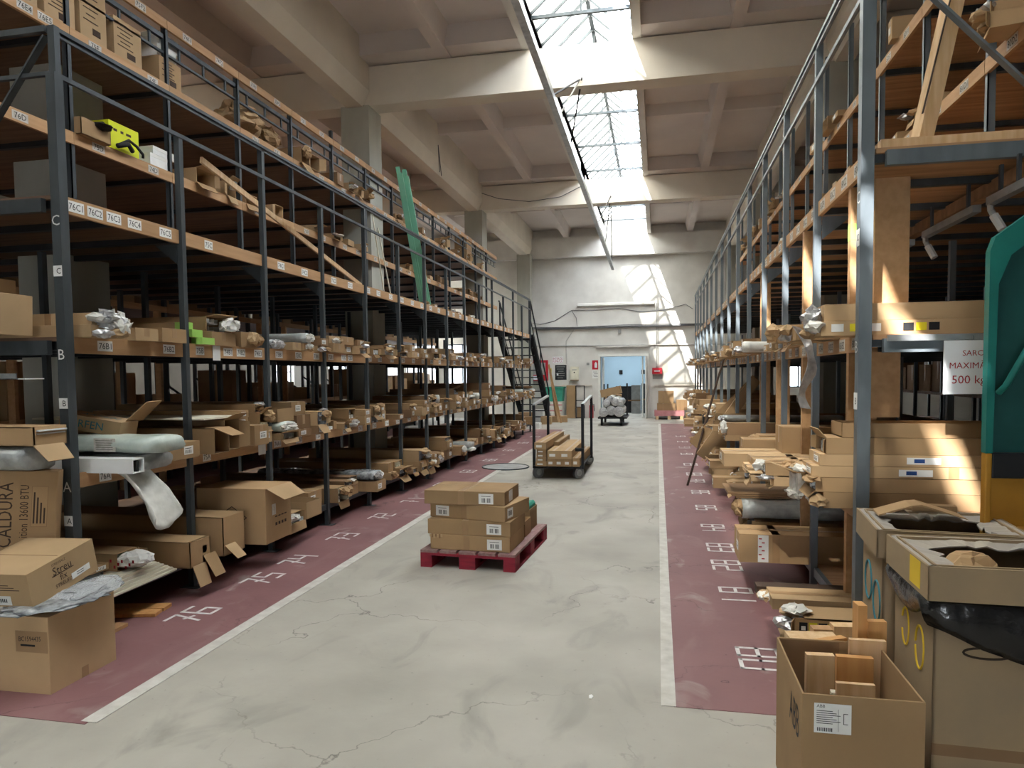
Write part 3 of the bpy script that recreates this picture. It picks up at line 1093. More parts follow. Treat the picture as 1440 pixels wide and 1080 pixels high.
LEVN = {0: 'bottom shelf', 1: 'A shelf', 2: 'B shelf', 3: 'gallery floor', 4: 'D shelf', 5: 'E shelf'}
ADJ = {'cardboard': 'tan', 'cardboard_pale': 'pale tan', 'cardboard_dark': 'dark brown'}
KW = {'closed': 'closed long carton', 'labelled': 'white labelled long carton', 'crumpled': 'crumpled end long carton', 'open': 'open ended long carton', 'torn': 'torn long carton', 'tray': 'shallow open carton'}
cnt = {}
taken = {}      # (side, level) -> list of hand placed Y spans


def near_num(side, y):
    return min(LNUM if side > 0 else RNUM, key=lambda a: abs(a[1] - y))[0]


def place_label(side, lev, y, what):
    num = near_num(side, y)
    k = (side, lev, num)
    c = cnt[k] = cnt.get(k, 0) + 1
    return what, ORD[min(c - 1, 11)], num


def shelf_label(adj, kw, side, lev, num, o, lay):
    rk = 'left' if side > 0 else 'right'
    pre = {None: '', 'lo': 'lower ', 'mid': 'middle ', 'hi': 'upper '}[lay]
    return '%s%s %s, %s along, %s %s, floor %s' % (pre, adj, kw, o, rk, LEVN[lev], num)


def max_len(side, y, w, L):
    if any(y - w / 2 < c + .50 and y + w / 2 > c - .08 for c in BY):
        return min(L, (.92 if not 4.9 < y < 5.9 else 1.4) if side > 0 else .95)
    return L


def span_free(side, lev, a, b):
    return all(b <= p or a >= q for p, q in taken.get((side, lev), []))


def fill(side, lev, zt, ymin, ymax, y0, pitch, xface, rng, hmax, wr=(.13, .36), stick=(-.03, .14), L=(1.1, 1.9), dens=.93, lmax=3, zmax=.4):
    y = ymin
    while y < ymax:
        w = rng.uniform(*wr)
        # keep clear of the posts
        i = int((y - y0) / pitch)
        pa, pb = y0 + pitch * i + .05, y0 + pitch * (i + 1) - .035
        if y < pa:
            y = pa
        if y + w > pb:
            if pb - y > .12:
                w = pb - y - .005
            else:
                y = pb + .09
                continue
        if not span_free(side, lev, y, y + w):
            y += .03
            continue
        if rng.random() > dens:
            y += w * .7
            continue
        far = y > 11
        nl = rng.choice([1, 1, 2, 2, 3][:2 + lmax])
        hs = []
        for k in range(nl):
            h = rng.uniform(.055, min(hmax, w * 1.15))
            if sum(hs) + h < zmax:
                hs.append(h)
        z = zt + .002
        xe0 = rng.uniform(*stick)
        _, o, num = place_label(side, lev, y + w / 2, '')
        for k, h in enumerate(hs):
            lay = None if len(hs) == 1 else ('lo' if k == 0 else ('hi' if k == len(hs) - 1 else 'mid'))
            m = rng.choice(['cardboard', 'cardboard', 'cardboard', 'cardboard_pale', 'cardboard_dark'])
            top = k == len(hs) - 1
            kind = rng.choices(['closed', 'labelled', 'crumpled', 'open', 'torn', 'tray'], [2, 3, 1.6, 2.2, 1.6, .4 if top else 0])[0]
            xe = xface + side * (xe0 + rng.uniform(-.03, .03) - .02 * k)
            if rng.random() < .10 and h > .07:
                fm = rng.choice(['film_grey', 'film_mint', 'film_white', 'film_dark'])
                fw = {'film_grey': 'grey', 'film_mint': 'pale green', 'film_white': 'white', 'film_dark': 'dark glossy'}[fm]
                bundle('wrapped_bundle', shelf_label(fw, 'film wrapped bundle', side, lev, num, o, lay), 'bundle', 'film wrapped bundles on the racks', xe, y + w / 2, z, max_len(side, y + w / 2, w, rng.uniform(*L)), w * .96, h, side, fm, rng, end=rng.choice(['foil', 'film_white', None]))
            else:
                nm = {'closed': 'long_carton', 'labelled': 'long_carton', 'crumpled': 'long_carton', 'open': 'open_carton', 'torn': 'torn_carton', 'tray': 'carton_tray'}[kind]
                rk = 'left' if side > 0 else 'right'
                carton(nm, shelf_label(ADJ[m], KW[kind], side, lev, num, o, lay), 'carton', 'cartons on the %s of the %s rack' % (LEVN[lev], rk), xe, y + w / 2, z, max_len(side, y + w / 2, w, rng.uniform(*L)), w * .97, h * .985, side, kind, m, 0 if far else rng.uniform(-.012, .012), rng, far)
            z += h
        y += w + rng.choice([.004, .006, .01, .03, .06])


LZ = {0: .227, 1: 1.012, 2: 1.852, 3: 2.687}
RZ = {0: .262, 1: .872, 2: 1.782, 3: 2.712}
G = 'goods on the near bay of the left rack'


def lc(name, label, cat, lev, ya, yb, z0, z1, xe, L, kind, m='cardboard', rz=0, group=G, content='profile', seed=1):
    taken.setdefault((1, lev), []).append((ya - .01, yb + .01))
    return carton(name, label, cat, group, xe, (ya + yb) / 2, z0, max_len(1, (ya + yb) / 2, yb - ya, L), yb - ya, z1 - z0, 1, kind, m, rz, random.Random(seed), False, content)


def lb(name, label, cat, lev, ya, yb, z0, z1, xe, L, m, rz=0, end='foil', seed=1, group=G):
    taken.setdefault((1, lev), []).append((ya - .01, yb + .01))
    return bundle(name, label, cat, group, xe, (ya + yb) / 2, z0, L, yb - ya, z1 - z0, 1, m, random.Random(seed), rz, end)


# --- left rack, bottom shelf, first bays
z0 = LZ[0] + .002
taken[(1, 0)] = [(3.5, 4.36)]
for k in range(5):
    w0 = thing('cream_plank', 'cream moulded plank in the bottom shelf stack by floor 76, %s from the bottom' % ['lowest', 'second', 'third', 'fourth', 'topmost'][k], 'plank', (-3.44 - .012 * k, 3.93, z0 + .019 * k), (0, 0, .03), 'cream planks on the bottom shelf')
    MB().box(-.09, .09, -.32, .42 - .03 * k, 0, .013, 'plank_pale').box(-.09, .075, -.32, .41 - .03 * k, .013, .0185, 'plank_pale').build('plank_board', w0)
zz = z0 + .096
c = carton('torn_carton', 'carton with torn white and red printed wrapping on top of the cream planks', 'carton', G, -3.50, 4.05, zz, 1.3, .21, .115, 1, 'torn', 'cardboard', .02, random.Random(3))
q = blob((.05, 0, .06), (.11, .10, .055), 'paper', 4, .35, 3, 'torn_wrapping', c)
q = MB()
for k in range(9):
    q.plate((-.10 + .028 * k, -.106, .03 + .02 * (k % 3)), (1, 0, 0), (0, 0, 1), .014, .02, 'ink_red')
q.build('red_print', c)
for k in range(4):
    p = thing('grey_channel', 'grey metal channel left of the torn printed carton, %s of four' % ORD[k], 'metal profile', (-3.47 - .02 * k, 3.70 + .048 * k, zz), group='grey channels on the bottom shelf')
    MB().box(-1.2, 0, -.02, .02, 0, .004, 'galvanised').box(-1.2, 0, -.02, -.017, .004, .026, 'galvanised').box(-1.2, 0, .017, .02, .004, .026, 'galvanised').build('channel', p)
lc('small_carton', 'small labelled carton lying in front of the grey channels', 'carton', 0, 3.74, 3.90, zz + .030, zz + .075, -3.52, .9, 'labelled')
c = lc('open_carton', 'open brown carton with white profiles and two hanging flaps, bottom shelf by floor 76', 'carton', 0, 4.39, 4.62, z0, z0 + .19, -3.28, 1.8, 'tray', 'cardboard', content=None)
for k in range(6):
    MB().box(-1.2, -.02 + .01 * (k % 3), -.095 + .06 * (k % 3), -.045 + .06 * (k % 3), .012 + .07 * (k // 3), .065 + .07 * (k // 3), 'plastic_white').build('profile', c)
MB().box(-1.8, -.03, -.115, .115, .184, .19, 'cardboard').build('lid_panel', c)
flap(c, (0, -.02, .01), 'y', .16, .15, -1.25, 'cardboard_pale')
flap(c, (.0, .10, .06), 'y', .18, .14, -1.05, 'cardboard')
c = lc('open_carton', 'large brown carton packed with striped slats and one bright flap, bottom shelf by floor 75', 'carton', 0, 4.74, 5.02, z0, z0 + .30, -3.25, 1.9, 'tray', 'cardboard', content=None)
for a in range(9):
    MB().box(-1.3, -.012 - .01 * (a % 2), -.125, .125, .012 + .031 * a, .034 + .031 * a, ['plastic_white', 'plastic_grey'][a % 2]).build('slat', c)
MB().box(-1.9, -.01, -.14, .14, .294, .30, 'cardboard').build('lid_panel', c)
flap(c, (0, -.06, .08), 'y', .14, .13, -.75, 'cardboard_pale')
c = thing('big_carton', 'big open topped brown carton with a raised flap, bottom shelf by floor 75', 'carton', (-3.13, 5.34, z0), (0, 0, .02), G)
taken[(1, 0)].append((5.1, 5.58))
MB().box(-.62, 0, -.21, .21, 0, .46, 'cardboard').build('carton_body', c, bevel=.004)
q = MB()
for a, b in [((0, .09), (.13, 0)), ((.13, 0), (0, -.09)), ((0, -.09), (-.13, 0)), ((-.13, 0), (0, .09))]:
    q.bar((-.30 + a[0], -.2115, .22 + a[1]), (-.30 + b[0], -.2115, .22 + b[1]), .001, .006, 'ink_brown')
for k in range(4):
    q.box(.0005, .0012, -.06 + .05 * k, -.03 + .05 * k, .13, .155, 'ink_brown').box(.0005, .0012, -.06 + .05 * k, -.025 + .05 * k, .2, .21, 'ink_brown')
q.plate((.0006, -.08, .27), (0, 1, 0), (0, 0, 1), .06, .09, 'paper_worn')
q.build('print', c)
flap(c, (.0, .01, .455), 'y', .17, .40, -.55, 'cardboard_pale')
c = lc('torn_carton', 'low carton with ragged torn end, bottom shelf by floor 74', 'carton', 0, 5.74, 6.1, z0, z0 + .10, -3.30, 1.5, 'torn', seed=5)
# loose boards on the floor under the near bay
for k, (x, y, l, w, rz, z) in enumerate([(-3.42, 4.05, .55, .10, .25, .0045), (-3.44, 4.17, .6, .11, .22, .0045), (-3.46, 3.78, .42, .12, .05, .0045)]):
    o = thing('loose_board', ['orange board on the red floor under the bottom shelf, nearer floor 76', 'orange board lying behind another under the bottom shelf', 'short grey brown board on the floor beside the big plain box'][k], 'board', (x, y, z), (0, 0, rz), 'boards on the floor under the left rack')
    MB().box(-l, .12, -w / 2, w / 2, 0, .022, ['pine_new', 'pine_new', 'pine'][k]).build('board', o)

# --- A shelf, first bays
z1 = LZ[1] + .002
lb('wrapped_bundle', 'grey film wrapped bundle sticking out low beside the first left post', 'bundle', 1, 3.84, 4.14, z1, z1 + .10, -3.20, 1.9, 'film_grey', end=None, seed=4)
b = lb('wrapped_bundle', 'pale green film wrapped bundle sticking far out past the first left post', 'bundle', 1, 3.82, 4.16, z1 + .104, z1 + .215, -3.12, 2.0, 'film_mint', end=None, seed=5)
q = MB().plate((-.32, -.172, .06), (1, 0, 0), (0, 0, 1), .16, .085, 'paper_worn')
for k in range(5):
    q.box(-.385, -.26, -.1745, -.1737, .03 + .014 * k, .033 + .014 * k, 'ink')
q.build('paper_label', b)
o = thing('window_profile', 'white plastic window profile end between the film bundles', 'profile', (-3.15, 3.76, z1), group=G)
taken[(1, 1)].append((3.6, 4.2))
MB().box(-1.2, 0, -.05, .05, 0, .008, 'plastic_white').box(-1.2, 0, -.05, .05, .082, .09, 'plastic_white').box(-1.2, 0, -.05, -.042, .008, .082, 'plastic_white').box(-1.2, 0, .042, .05, .008, .082, 'plastic_white').box(-1.2, -.004, -.006, .006, .008, .082, 'rubber').build('profile_shell', o)
# drooping foam sleeve
vs, fs = [], []
nu, nv = 16, 12
for i in range(nu + 1):
    t = i / nu
    cx, cz = -3.36 + .40 * t - .06 * t * t, 1.03 - .02 * t - .30 * t ** 1.6
    r = .075 + .035 * t
    for j in range(nv + 1):
        a = math.pi * (1.02 + 1.0 * j / nv)
        k = 1 + .16 * noise.noise(Vector((t * 5, j * .5, 3)))
        vs.append((cx + .05 * math.sin(a) * t, 3.86 + math.cos(a) * r * k * 1.15, cz + math.sin(a) * r * k * .9 + .03))
for i in range(nu):
    for j in range(nv):
        a = i * (nv + 1) + j
        fs.append((a, a + 1, a + nv + 2, a + nv + 1))
o = MB().add(vs, fs, 'film_white').build('hanging_foam_sleeve', smooth=True)
so = o.modifiers.new('thick', 'SOLIDIFY')
so.thickness = .008
tag(o, 'torn white foam sleeve drooping from the A shelf beside the first left post', 'packaging')
c = thing('open_box', 'tilted brown box printed ARFEN above the green film bundle', 'box', (-3.74, 4.10, 1.245), (0, .19, .25), G)
MB().box(-.2, .2, -.12, .12, 0, .10, 'cardboard_pale').build('box_body', c, bevel=.003)
q = MB().text('ARFEN', (-.02, -.1215, .05), (1, 0, 0), (0, 0, 1), .05, 'ink_teal').text('ARFEN', (0, -.0, .1012), (1, 0, 0), (0, 1, 0), .06, 'ink_teal')
q.build('print', c)
flap(c, (.18, .1, .09), 'y', .2, .26, .95, 'cardboard')
lc('long_carton', 'brown carton with taped end pushed beside the green film bundle, A shelf', 'carton', 1, 4.27, 4.62, z1, z1 + .12, -3.34, 1.8, 'labelled', 'cardboard')
c = lc('open_carton', 'tall open carton with folded back flaps, A shelf by floor 75', 'carton', 1, 4.74, 4.93, z1, z1 + .20, -3.30, 1.9, 'open', 'cardboard', content=None, seed=2)
c = lc('open_carton', 'second tall open carton behind the folded flaps, A shelf by floor 75', 'carton', 1, 4.96, 5.16, z1, z1 + .25, -3.36, 1.9, 'open', 'cardboard', content=None, seed=8)
taken[(1, 1)].append((5.18, 5.34))
for k in range(5):
    lc('thin_carton', '%s thin white labelled carton in the five high stack, A shelf, floor 75' % ['lowest', 'second', 'third', 'fourth', 'topmost'][k], 'carton', 1, 5.19, 5.33, z1 + .062 * k, z1 + .062 * k + .060, -3.38 - .006 * (k % 2), 1.6, 'labelled', 'cardboard', seed=k, group='thin cartons stacked on the A shelf')
o = thing('white_sheet', 'thin white board lying on top of the goods, A shelf by floor 75', 'board', (-3.42, 4.82, z1 + .262), (0, 0, 0), G)
MB().box(-1.5, .05, -.1, .36, 0, .012, 'plank_pale').build('board', o)
lc('labelled_carton', 'leaning brown carton with a white paper tag, A shelf beyond the five high stack', 'carton', 1, 5.38, 5.60, z1, z1 + .17, -3.36, 1.5, 'labelled', 'cardboard')

# --- B shelf, first bays
z2 = LZ[2] + .002
lb_ = lc('foil_end_carton', 'lower long pale carton with foil spilling from its end, B shelf by floor 76', 'carton', 2, 3.66, 3.93, z2, z2 + .075, -3.36, 2.3, 'crumpled', 'cardboard_pale', seed=6)
c = lc('foil_end_carton', 'upper long pale carton with foil spilling from its end, B shelf by floor 76', 'carton', 2, 3.70, 3.93, z2 + .077, z2 + .15, -3.39, 2.3, 'crumpled', 'cardboard_pale', seed=7)
blob((.02, 0, .03), (.07, .10, .06), 'foil', 3, .6, 3, 'torn_wrapping', c)
blob((.05, .05, .0), (.05, .07, .07), 'film_white', 5, .6, 3, 'torn_wrapping', c)
lc('long_carton', 'low tan carton with cut end between foil cartons and second post, B shelf', 'carton', 2, 4.10, 4.32, z2, z2 + .085, -3.42, 1.7, 'closed', 'cardboard_pale')
lc('long_carton', 'low pale carton right against the second left post, B shelf', 'carton', 2, 4.36, 4.62, z2, z2 + .10, -3.42, 1.7, 'closed', 'cardboard')
for k, (ya, yb, za, zb, xe) in enumerate([(4.80, 4.95, z2, z2 + .052, -3.42), (4.74, 4.86, z2 + .054, z2 + .11, -3.46), (4.72, 4.80, z2 + .112, z2 + .165, -3.5)]):
    c = lc('green_end_carton', 'slim carton with a bright green end on the B shelf, %s of the stepped pile' % ['lowest', 'middle', 'topmost'][k], 'carton', 2, ya, yb, za, zb, xe, 1.4, 'closed', 'cardboard', group='green ended cartons on the B shelf')
    MB().box(-.09, .003, -(yb - ya) / 2 - .002, (yb - ya) / 2 + .002, .001, zb - za + .002, 'label_green').build('green_label', c)
lc('long_carton', 'lower wide carton with blunt end, B shelf by floor 75', 'carton', 2, 4.98, 5.30, z2, z2 + .11, -3.46, 1.8, 'closed', 'cardboard')
c = lc('long_carton', 'upper long carton with white rolls poking out, B shelf by floor 75', 'carton', 2, 5.00, 5.34, z2 + .112, z2 + .235, -3.52, 2.1, 'open', 'cardboard', seed=11, content='white')
blob((.06, .05, .06), (.07, .09, .05), 'paper', 8, .5, 3, 'torn_wrapping', c)
lc('long_carton', 'film covered carton with crushed corner, B shelf by floor 74', 'carton', 2, 5.38, 5.62, z2, z2 + .13, -3.46, 1.6, 'crumpled', 'cardboard', seed=3)
# paper note hanging from the B fascia
o = MB().plate((LX - .018, 5.06, 1.80), (0, 1, 0), (0, 0, 1), .10, .13, 'paper').build('paper_note')
tag(o, 'white handwritten paper note hanging from the B shelf edge by floor 75', 'paper')
o = MB().plate((LX - .018, 5.68, .955), (0, 1, 0), (0, 0, 1), .12, .10, 'paper').build('paper_note')
tag(o, 'white paper note taped to the A shelf edge by floor 74', 'paper')

rg = random.Random(21)
fill(1, 0, LZ[0], 5.6, 19.0, LY0, LP, LX, rg, .17, (.16, .42), (-.02, .22), dens=.92, zmax=.36)
fill(1, 1, LZ[1], 5.6, 19.1, LY0, LP, LX, rg, .15, (.12, .32), (-.03, .14), dens=.97, zmax=.42)
fill(1, 2, LZ[2], 5.65, 19.1, LY0, LP, LX, rg, .11, (.12, .36), (-.06, .10), dens=.9, lmax=1, zmax=.2)
fill(1, 3, LZ[3], 9.6, 19.0, LY0, LP, LX - .14, rg, .09, (.12, .3), (-.02, .02), dens=.16, L=(.3, .5), lmax=0, zmax=.12)
# a few of the tall things further along the left rack
# --- D and E shelves on the left gallery
zd, ze = 3.486, 4.276
GU = 'goods on the upper left shelves'
c = carton('carton_tray', 'torn brown tray box hanging over the D shelf edge left of the yellow box', 'box', GU, -4.34, 4.86, zd, .40, .30, .13, 1, 'tray', 'cardboard', 0, rg)
blob((.0, .06, .12), (.08, .08, .03), 'ink', 3, .5, 2, 'dark_contents', c)
c = thing('yellow_box', 'bright yellow green box standing on the D shelf', 'box', (-4.40, 5.23, zd), (0, 0, 0), GU)
MB().box(-.22, 0, -.17, .17, 0, .235, 'box_yellow').build('box_body', c, bevel=.004)
q = MB()
for k, wd in enumerate((.05, .04, .07)):
    q.plate((.0006, -.1 + .075 * k, .17), (0, 1, 0), (0, 0, 1), wd * .8, .02, 'ink_brown')
q.build('print', c)
o = MB().tube([(-4.36, 5.10, zd + .03), (-4.33, 5.2, zd + .10), (-4.34, 5.3, zd + .08), (-4.33, 5.36, zd + .03), (-4.34, 5.37, zd + .005)], .012, 'rubber').tube([(-4.34, 5.08, zd + .02), (-4.32, 5.18, zd + .06), (-4.35, 5.26, zd + .03)], .02, 'rubber').build('black_cable', smooth=True)
tag(o, 'coil of black cable lying in front of the yellow box', 'cable')
for k, (ya, yb, z, h, d) in enumerate([(5.56, 5.80, zd, .12, .22), (5.60, 5.88, zd + .122, .07, .2)]):
    c = thing('white_box', ['lower white box on the D shelf right of the yellow box', 'upper flat white box on the D shelf right of the yellow box'][k], 'box', (-4.42, (ya + yb) / 2, z), group='white boxes on the D shelf')
    MB().box(-d, 0, -(yb - ya) / 2, (yb - ya) / 2, 0, h, 'paper').box(-d - .002, .002, -(yb - ya) / 2 - .002, (yb - ya) / 2 + .002, h - .03, h, 'white_paint').build('box_body', c)
for k in range(26):
    y = 6.2 + k * .48 + rg.uniform(-.1, .1)
    if abs((y - 3.57) % 1.117) < .14 or 10.2 < y < 11.3 or 17.5 < y < 18.6:
        continue
    w, h, l = rg.uniform(.12, .3), rg.uniform(.05, .16), rg.uniform(.3, .7)
    kind = rg.choice(['closed', 'open', 'torn', 'tray'])
    m = rg.choice(['cardboard', 'cardboard_pale', 'cardboard_dark'])
    _, o, num = place_label(1, 4, y, '')
    carton({'closed': 'small_carton', 'open': 'open_carton', 'torn': 'torn_carton', 'tray': 'carton_tray'}[kind], shelf_label(ADJ[m], {'closed': 'closed carton', 'open': 'open carton', 'torn': 'torn carton', 'tray': 'tray carton'}[kind], 1, 4, num, o, None), 'carton', 'cartons on the D shelf', -4.36 + rg.uniform(-.05, .02), y, zd, l, w, h, 1, kind, m, rg.uniform(-.1, .1), rg, True, None)
# E shelf: bigger boxes at the near end
for k, (ya, yb, h, d, m, lab) in enumerate([(3.75, 4.12, .42, .5, 'paper', 'large white box at the near end of the E shelf'), (4.20, 4.44, .34, .4, 'cardboard_pale', 'pale box behind the first upper post on the E shelf'), (4.50, 4.78, .30, .4, 'cardboard_pale', 'pale box with handwriting left of the tall printed box on the E shelf'),
                                             (4.83, 5.10, .46, .42, 'cardboard_pale', 'tall pale printed box on the E shelf'), (5.18, 5.50, .34, .40, 'cardboard_pale', 'brown box with a printed arrow right of the tall printed box, E shelf'),
                                             (5.72, 6.02, .25, .44, 'cardboard', 'brown box carrying two white boxes on the E shelf')]):
    c = thing('storage_box', lab, 'box', (-4.42, (ya + yb) / 2, ze), group='boxes on the E shelf')
    hw = (yb - ya) / 2
    MB().box(-d, 0, -hw, hw, 0, h, m).build('box_body', c, bevel=.004)
    q = MB()
    for j in range(6):
        q.plate((.0006, -hw * .2, h * (.85 - .1 * j)), (0, 1, 0), (0, 0, 1), hw * (1.1 if j % 2 else .7), .008, 'ink_brown')
    q.plate((.0006, hw * .2, h * .2), (0, 1, 0), (0, 0, 1), hw * .6, .05, 'ink_brown')
    q.build('print', c)
for k in range(2):
    c = thing('white_box', ['lower white box stacked on a brown box, E shelf', 'upper white box stacked on a brown box, E shelf'][k], 'box', (-4.46, 5.88 + .03 * k, ze + .252 + .122 * k), group='white boxes on the E shelf')
    MB().box(-.3, 0, -.13, .13, 0, .12, 'paper').box(-.303, .003, -.133, .133, .085, .122, 'white_paint').build('box_body', c)
o = thing('crumpled_paper_pile', 'heap of crumpled brown packing paper on the E shelf', 'packaging', (-4.64, 7.42, ze + .07))
blob((0, -.1, .17), (.2, .28, .17), 'cardboard_pale', 2, .35, 4, 'crumpled_paper', o)
blob((.05, .35, .12), (.14, .2, .12), 'cardboard', 6, .45, 3, 'crumpled_paper', o)
for k, y in enumerate([8.3, 8.55, 9.3, 9.65, 9.95, 10.25, 11.6, 12.1, 12.9, 14.0, 14.3, 15.2, 16.1, 17.3]):
    kind = ['torn', 'open', 'closed', 'torn', 'open', 'torn'][k % 6]
    m = ['cardboard', 'cardboard_pale', 'cardboard_dark'][k % 3]
    _, oo, num = place_label(1, 5, y, '')
    carton({'closed': 'small_carton', 'open': 'open_carton', 'torn': 'torn_carton'}[kind], shelf_label(ADJ[m], {'closed': 'closed carton', 'open': 'open carton', 'torn': 'torn carton'}[kind], 1, 5, num, oo, None), 'carton', 'cartons on the E shelf', -4.36, y, ze, rg.uniform(.3, .6), rg.uniform(.12, .24), rg.uniform(.08, .2), 1, kind, m, rg.uniform(-.2, .2), rg, True, None)
o = thing('upright_carton', 'tall upright carton standing on the gallery near the far end of the left rack', 'carton', (-4.42, 16.4, ze))
MB().box(-.3, 0, -.22, .22, 0, .62, 'cardboard').build('carton_body', o)
o = thing('wooden_lath', 'pale wooden lath leaning diagonally behind the left gallery rail', 'lath', (-3.7, 6.8, 2.70))
world_child(MB().bar((-3.66, 5.2, 3.38), (-3.70, 8.54, 2.725), .05, .022, 'pine_pale', up=(1, 0, 0)).build('lath', o))
for k in range(4):
    x, top = [-3.665, -3.625, -3.585, -3.545][k], [4.60, 4.52, 4.57, 4.48][k]
    o = thing('mint_board', 'mint green board leaning upright on the left gallery, %s of four' % ['leftmost', 'second', 'third', 'rightmost'][k], 'board', (x, 10.7, 2.69), group='mint green boards on the left gallery')
    world_child(MB().bar((x, 10.66 + .02 * k, 2.72), (x - .005, 9.72 + .025 * k, top), .06 if k % 2 == 0 else .035, .014, 'board_mint', up=(0, 1, 0)).build('board', o))
for k in range(2):
    o = thing('white_strip', ['first thin white strip leaning on the left gallery rail', 'second thin white strip leaning on the left gallery rail'][k], 'strip', (-3.7, 8.9, 2.69), group='white strips on the left gallery')
    world_child(MB().bar((-3.66, 9.1 + .25 * k, 2.70), (-3.62, 8.62 + .2 * k, 3.75 - .2 * k), .02, .012, 'plank_pale', up=(1, 0, 0)).build('strip', o))

# ------------------------------------------------------------------ goods on the right rack
GR = 'goods on the near bay of the right rack'


def rc(name, label, cat, lev, ya, yb, z0, z1, xe, L, kind, m='cardboard', rz=0, group=GR, content='profile', seed=1):
    taken.setdefault((-1, lev), []).append((ya - .01, yb + .01))
    return carton(name, label, cat, group, xe, (ya + yb) / 2, z0, L, yb - ya, z1 - z0, -1, kind, m, rz, random.Random(seed), False, content)


# B shelf near end: long cartons lying across the end frame
zB = RZ[2] + .002
c = rc('long_carton', 'lower long pale carton with yellow labels across the right B shelf end', 'carton', 2, 3.96, 4.22, zB, zB + .075, .84, 3.0, 'crumpled', 'cardboard_pale', seed=2)
q = MB()
for k in range(3):
    q.plate((-.08 - .09 * k, .1312, .04), (-1, 0, 0), (0, 0, 1), .06, .04, ['paper', 'label_yellow', 'paper'][k])
    q.plate((-.42 - .06 * k, .1312, .04), (-1, 0, 0), (0, 0, 1), .05, .04, ['ink', 'label_yellow', 'ink'][k])
q.build('paper_label', c)
c = rc('long_carton', 'upper long pale carton lying across the right B shelf end', 'carton', 2, 3.98, 4.22, zB + .077, zB + .165, .86, 3.0, 'closed', 'cardboard_pale', seed=3)
blob((.04, .02, .02), (.05, .08, .06), 'foil', 3, .6, 3, 'torn_wrapping', c)
o = thing('hanging_foil_strip', 'long silver foil strip dangling from the right B shelf', 'packaging', (.74, 4.35, 1.3))
vs, fs = [], []
for i in range(15):
    t = i / 14
    x, z = .80 + .05 * math.sin(t * 5) - .05 * (1 - t) + .05 * t, 1.86 - .47 * t
    vs += [(x, 4.28 + .02 * math.sin(t * 9), z), (x + .05 + .012 * math.sin(t * 14), 4.30 + .02 * math.cos(t * 7), z - .01)]
    if i:
        fs.append((2 * i - 2, 2 * i - 1, 2 * i + 1, 2 * i))
x = MB().add(vs, fs, 'foil').build('foil_tape', o)
world_child(x)
so = x.modifiers.new('thick', 'SOLIDIFY')
so.thickness = .004
for k, (ya, yb, h, xe, kind, m) in enumerate([(4.42, 4.68, .08, .80, 'crumpled', 'cardboard'), (4.72, 4.95, .11, .74, 'crumpled', 'cardboard_pale')]):
    rc('long_carton', ['tan carton behind the yellow labelled carton, right B shelf', 'pale carton with white cap end before the second right post, B shelf'][k], 'carton', 2, ya, yb, zB, zB + h, xe, 1.6, kind, m, seed=k + 4)
# A shelf near end: stack of long cartons, messy ends
zA = RZ[1] + .002
z = zA
for k, (h, xe, m, kind) in enumerate([(.085, .86, 'cardboard', 'crumpled'), (.075, .82, 'cardboard', 'torn'), (.06, .80, 'cardboard_pale', 'crumpled'), (.06, .84, 'cardboard_pale', 'labelled'), (.085, .87, 'cardboard', 'open')]):
    c = rc('long_carton', '%s long carton in the five high stack on the right A shelf end' % ['lowest', 'second lowest', 'middle', 'second highest', 'topmost'][k], 'carton', 1, 3.95, 4.20 + .02 * (k % 2), z, z + h, xe, 2.9, kind, m, seed=20 + k, group='long cartons stacked at the right A shelf end')
    if k in (2, 3):
        MB().plate((-.5, .1362 + .005 * 0, .03), (-1, 0, 0), (0, 0, 1), .16, .035, 'paper').plate((-.48, .1366, .03), (-1, 0, 0), (0, 0, 1), .05, .02, 'ink_blue').build('paper_label', c)
    z += h + .002
c = rc('carton_tray', 'dark open tray on top of the five high stack, right A shelf', 'carton', 1, 3.97, 4.20, z, z + .075, .95, 2.4, 'tray', 'cardboard', seed=40)
b = thing('white_block_bundle', 'white torn bundle of cards poking from the right A shelf', 'bundle', (.80, 4.42, zA + .0), (0, 0, math.pi + .1), GR)
taken.setdefault((-1, 1), []).append((4.22, 4.62))
q = MB()
for k in range(5):
    q.box(-.5, .01 * (k % 3), -.11 + .044 * k, -.072 + .044 * k, 0, .13 + .01 * (k % 2), 'film_white' if k % 2 else 'paper_worn')
q.build('card_block', b)
blob((.0, 0, -.0), (.04, .11, .03), 'film_white', 3, .5, 3, 'torn_wrapping', b)
blob((-.03, 0, .16), (.09, .12, .04), 'cardboard', 9, .5, 3, 'torn_wrapping', b)
flap(b, (0, .02, .13), 'y', .14, .16, .35, 'cardboard_pale')
for k, (ya, yb, za, zb, xe, kind, m, lab) in enumerate([
    (4.66, 4.82, zA, zA + .065, .72, 'torn', 'cardboard_pale', 'lower bright carton end jutting out before the second right post, A shelf'),
    (4.66, 4.84, zA + .067, zA + .15, .67, 'crumpled', 'cardboard', 'crushed carton jutting out before the second right post, A shelf'),
    (4.86, 5.02, zA + .0, zA + .05, .60, 'open', 'cardboard_pale', 'small open carton jutting far out beside the second right post, A shelf'),
    (5.14, 5.45, zA, zA + .055, .62, 'closed', 'pine_pale', 'lower flat pale package past the second right post, A shelf'),
    (5.16, 5.50, zA + .057, zA + .11, .66, 'closed', 'cardboard_pale', 'upper flat pale package past the second right post, A shelf'),
    (5.60, 6.0, zA, zA + .10, .50, 'labelled', 'cardboard_pale', 'wide pale carton with white tag below it, right A shelf'),
    (5.66, 5.95, zA + .102, zA + .30, .93, 'closed', 'cardboard', 'tan storage box stacked on the wide pale carton, right A shelf')]):
    rc('flat_carton' if 'package' in lab else 'long_carton', lab, 'carton', 1, ya, yb, za, zb, xe, 1.3 if k < 6 else .5, kind, m, seed=50 + k)
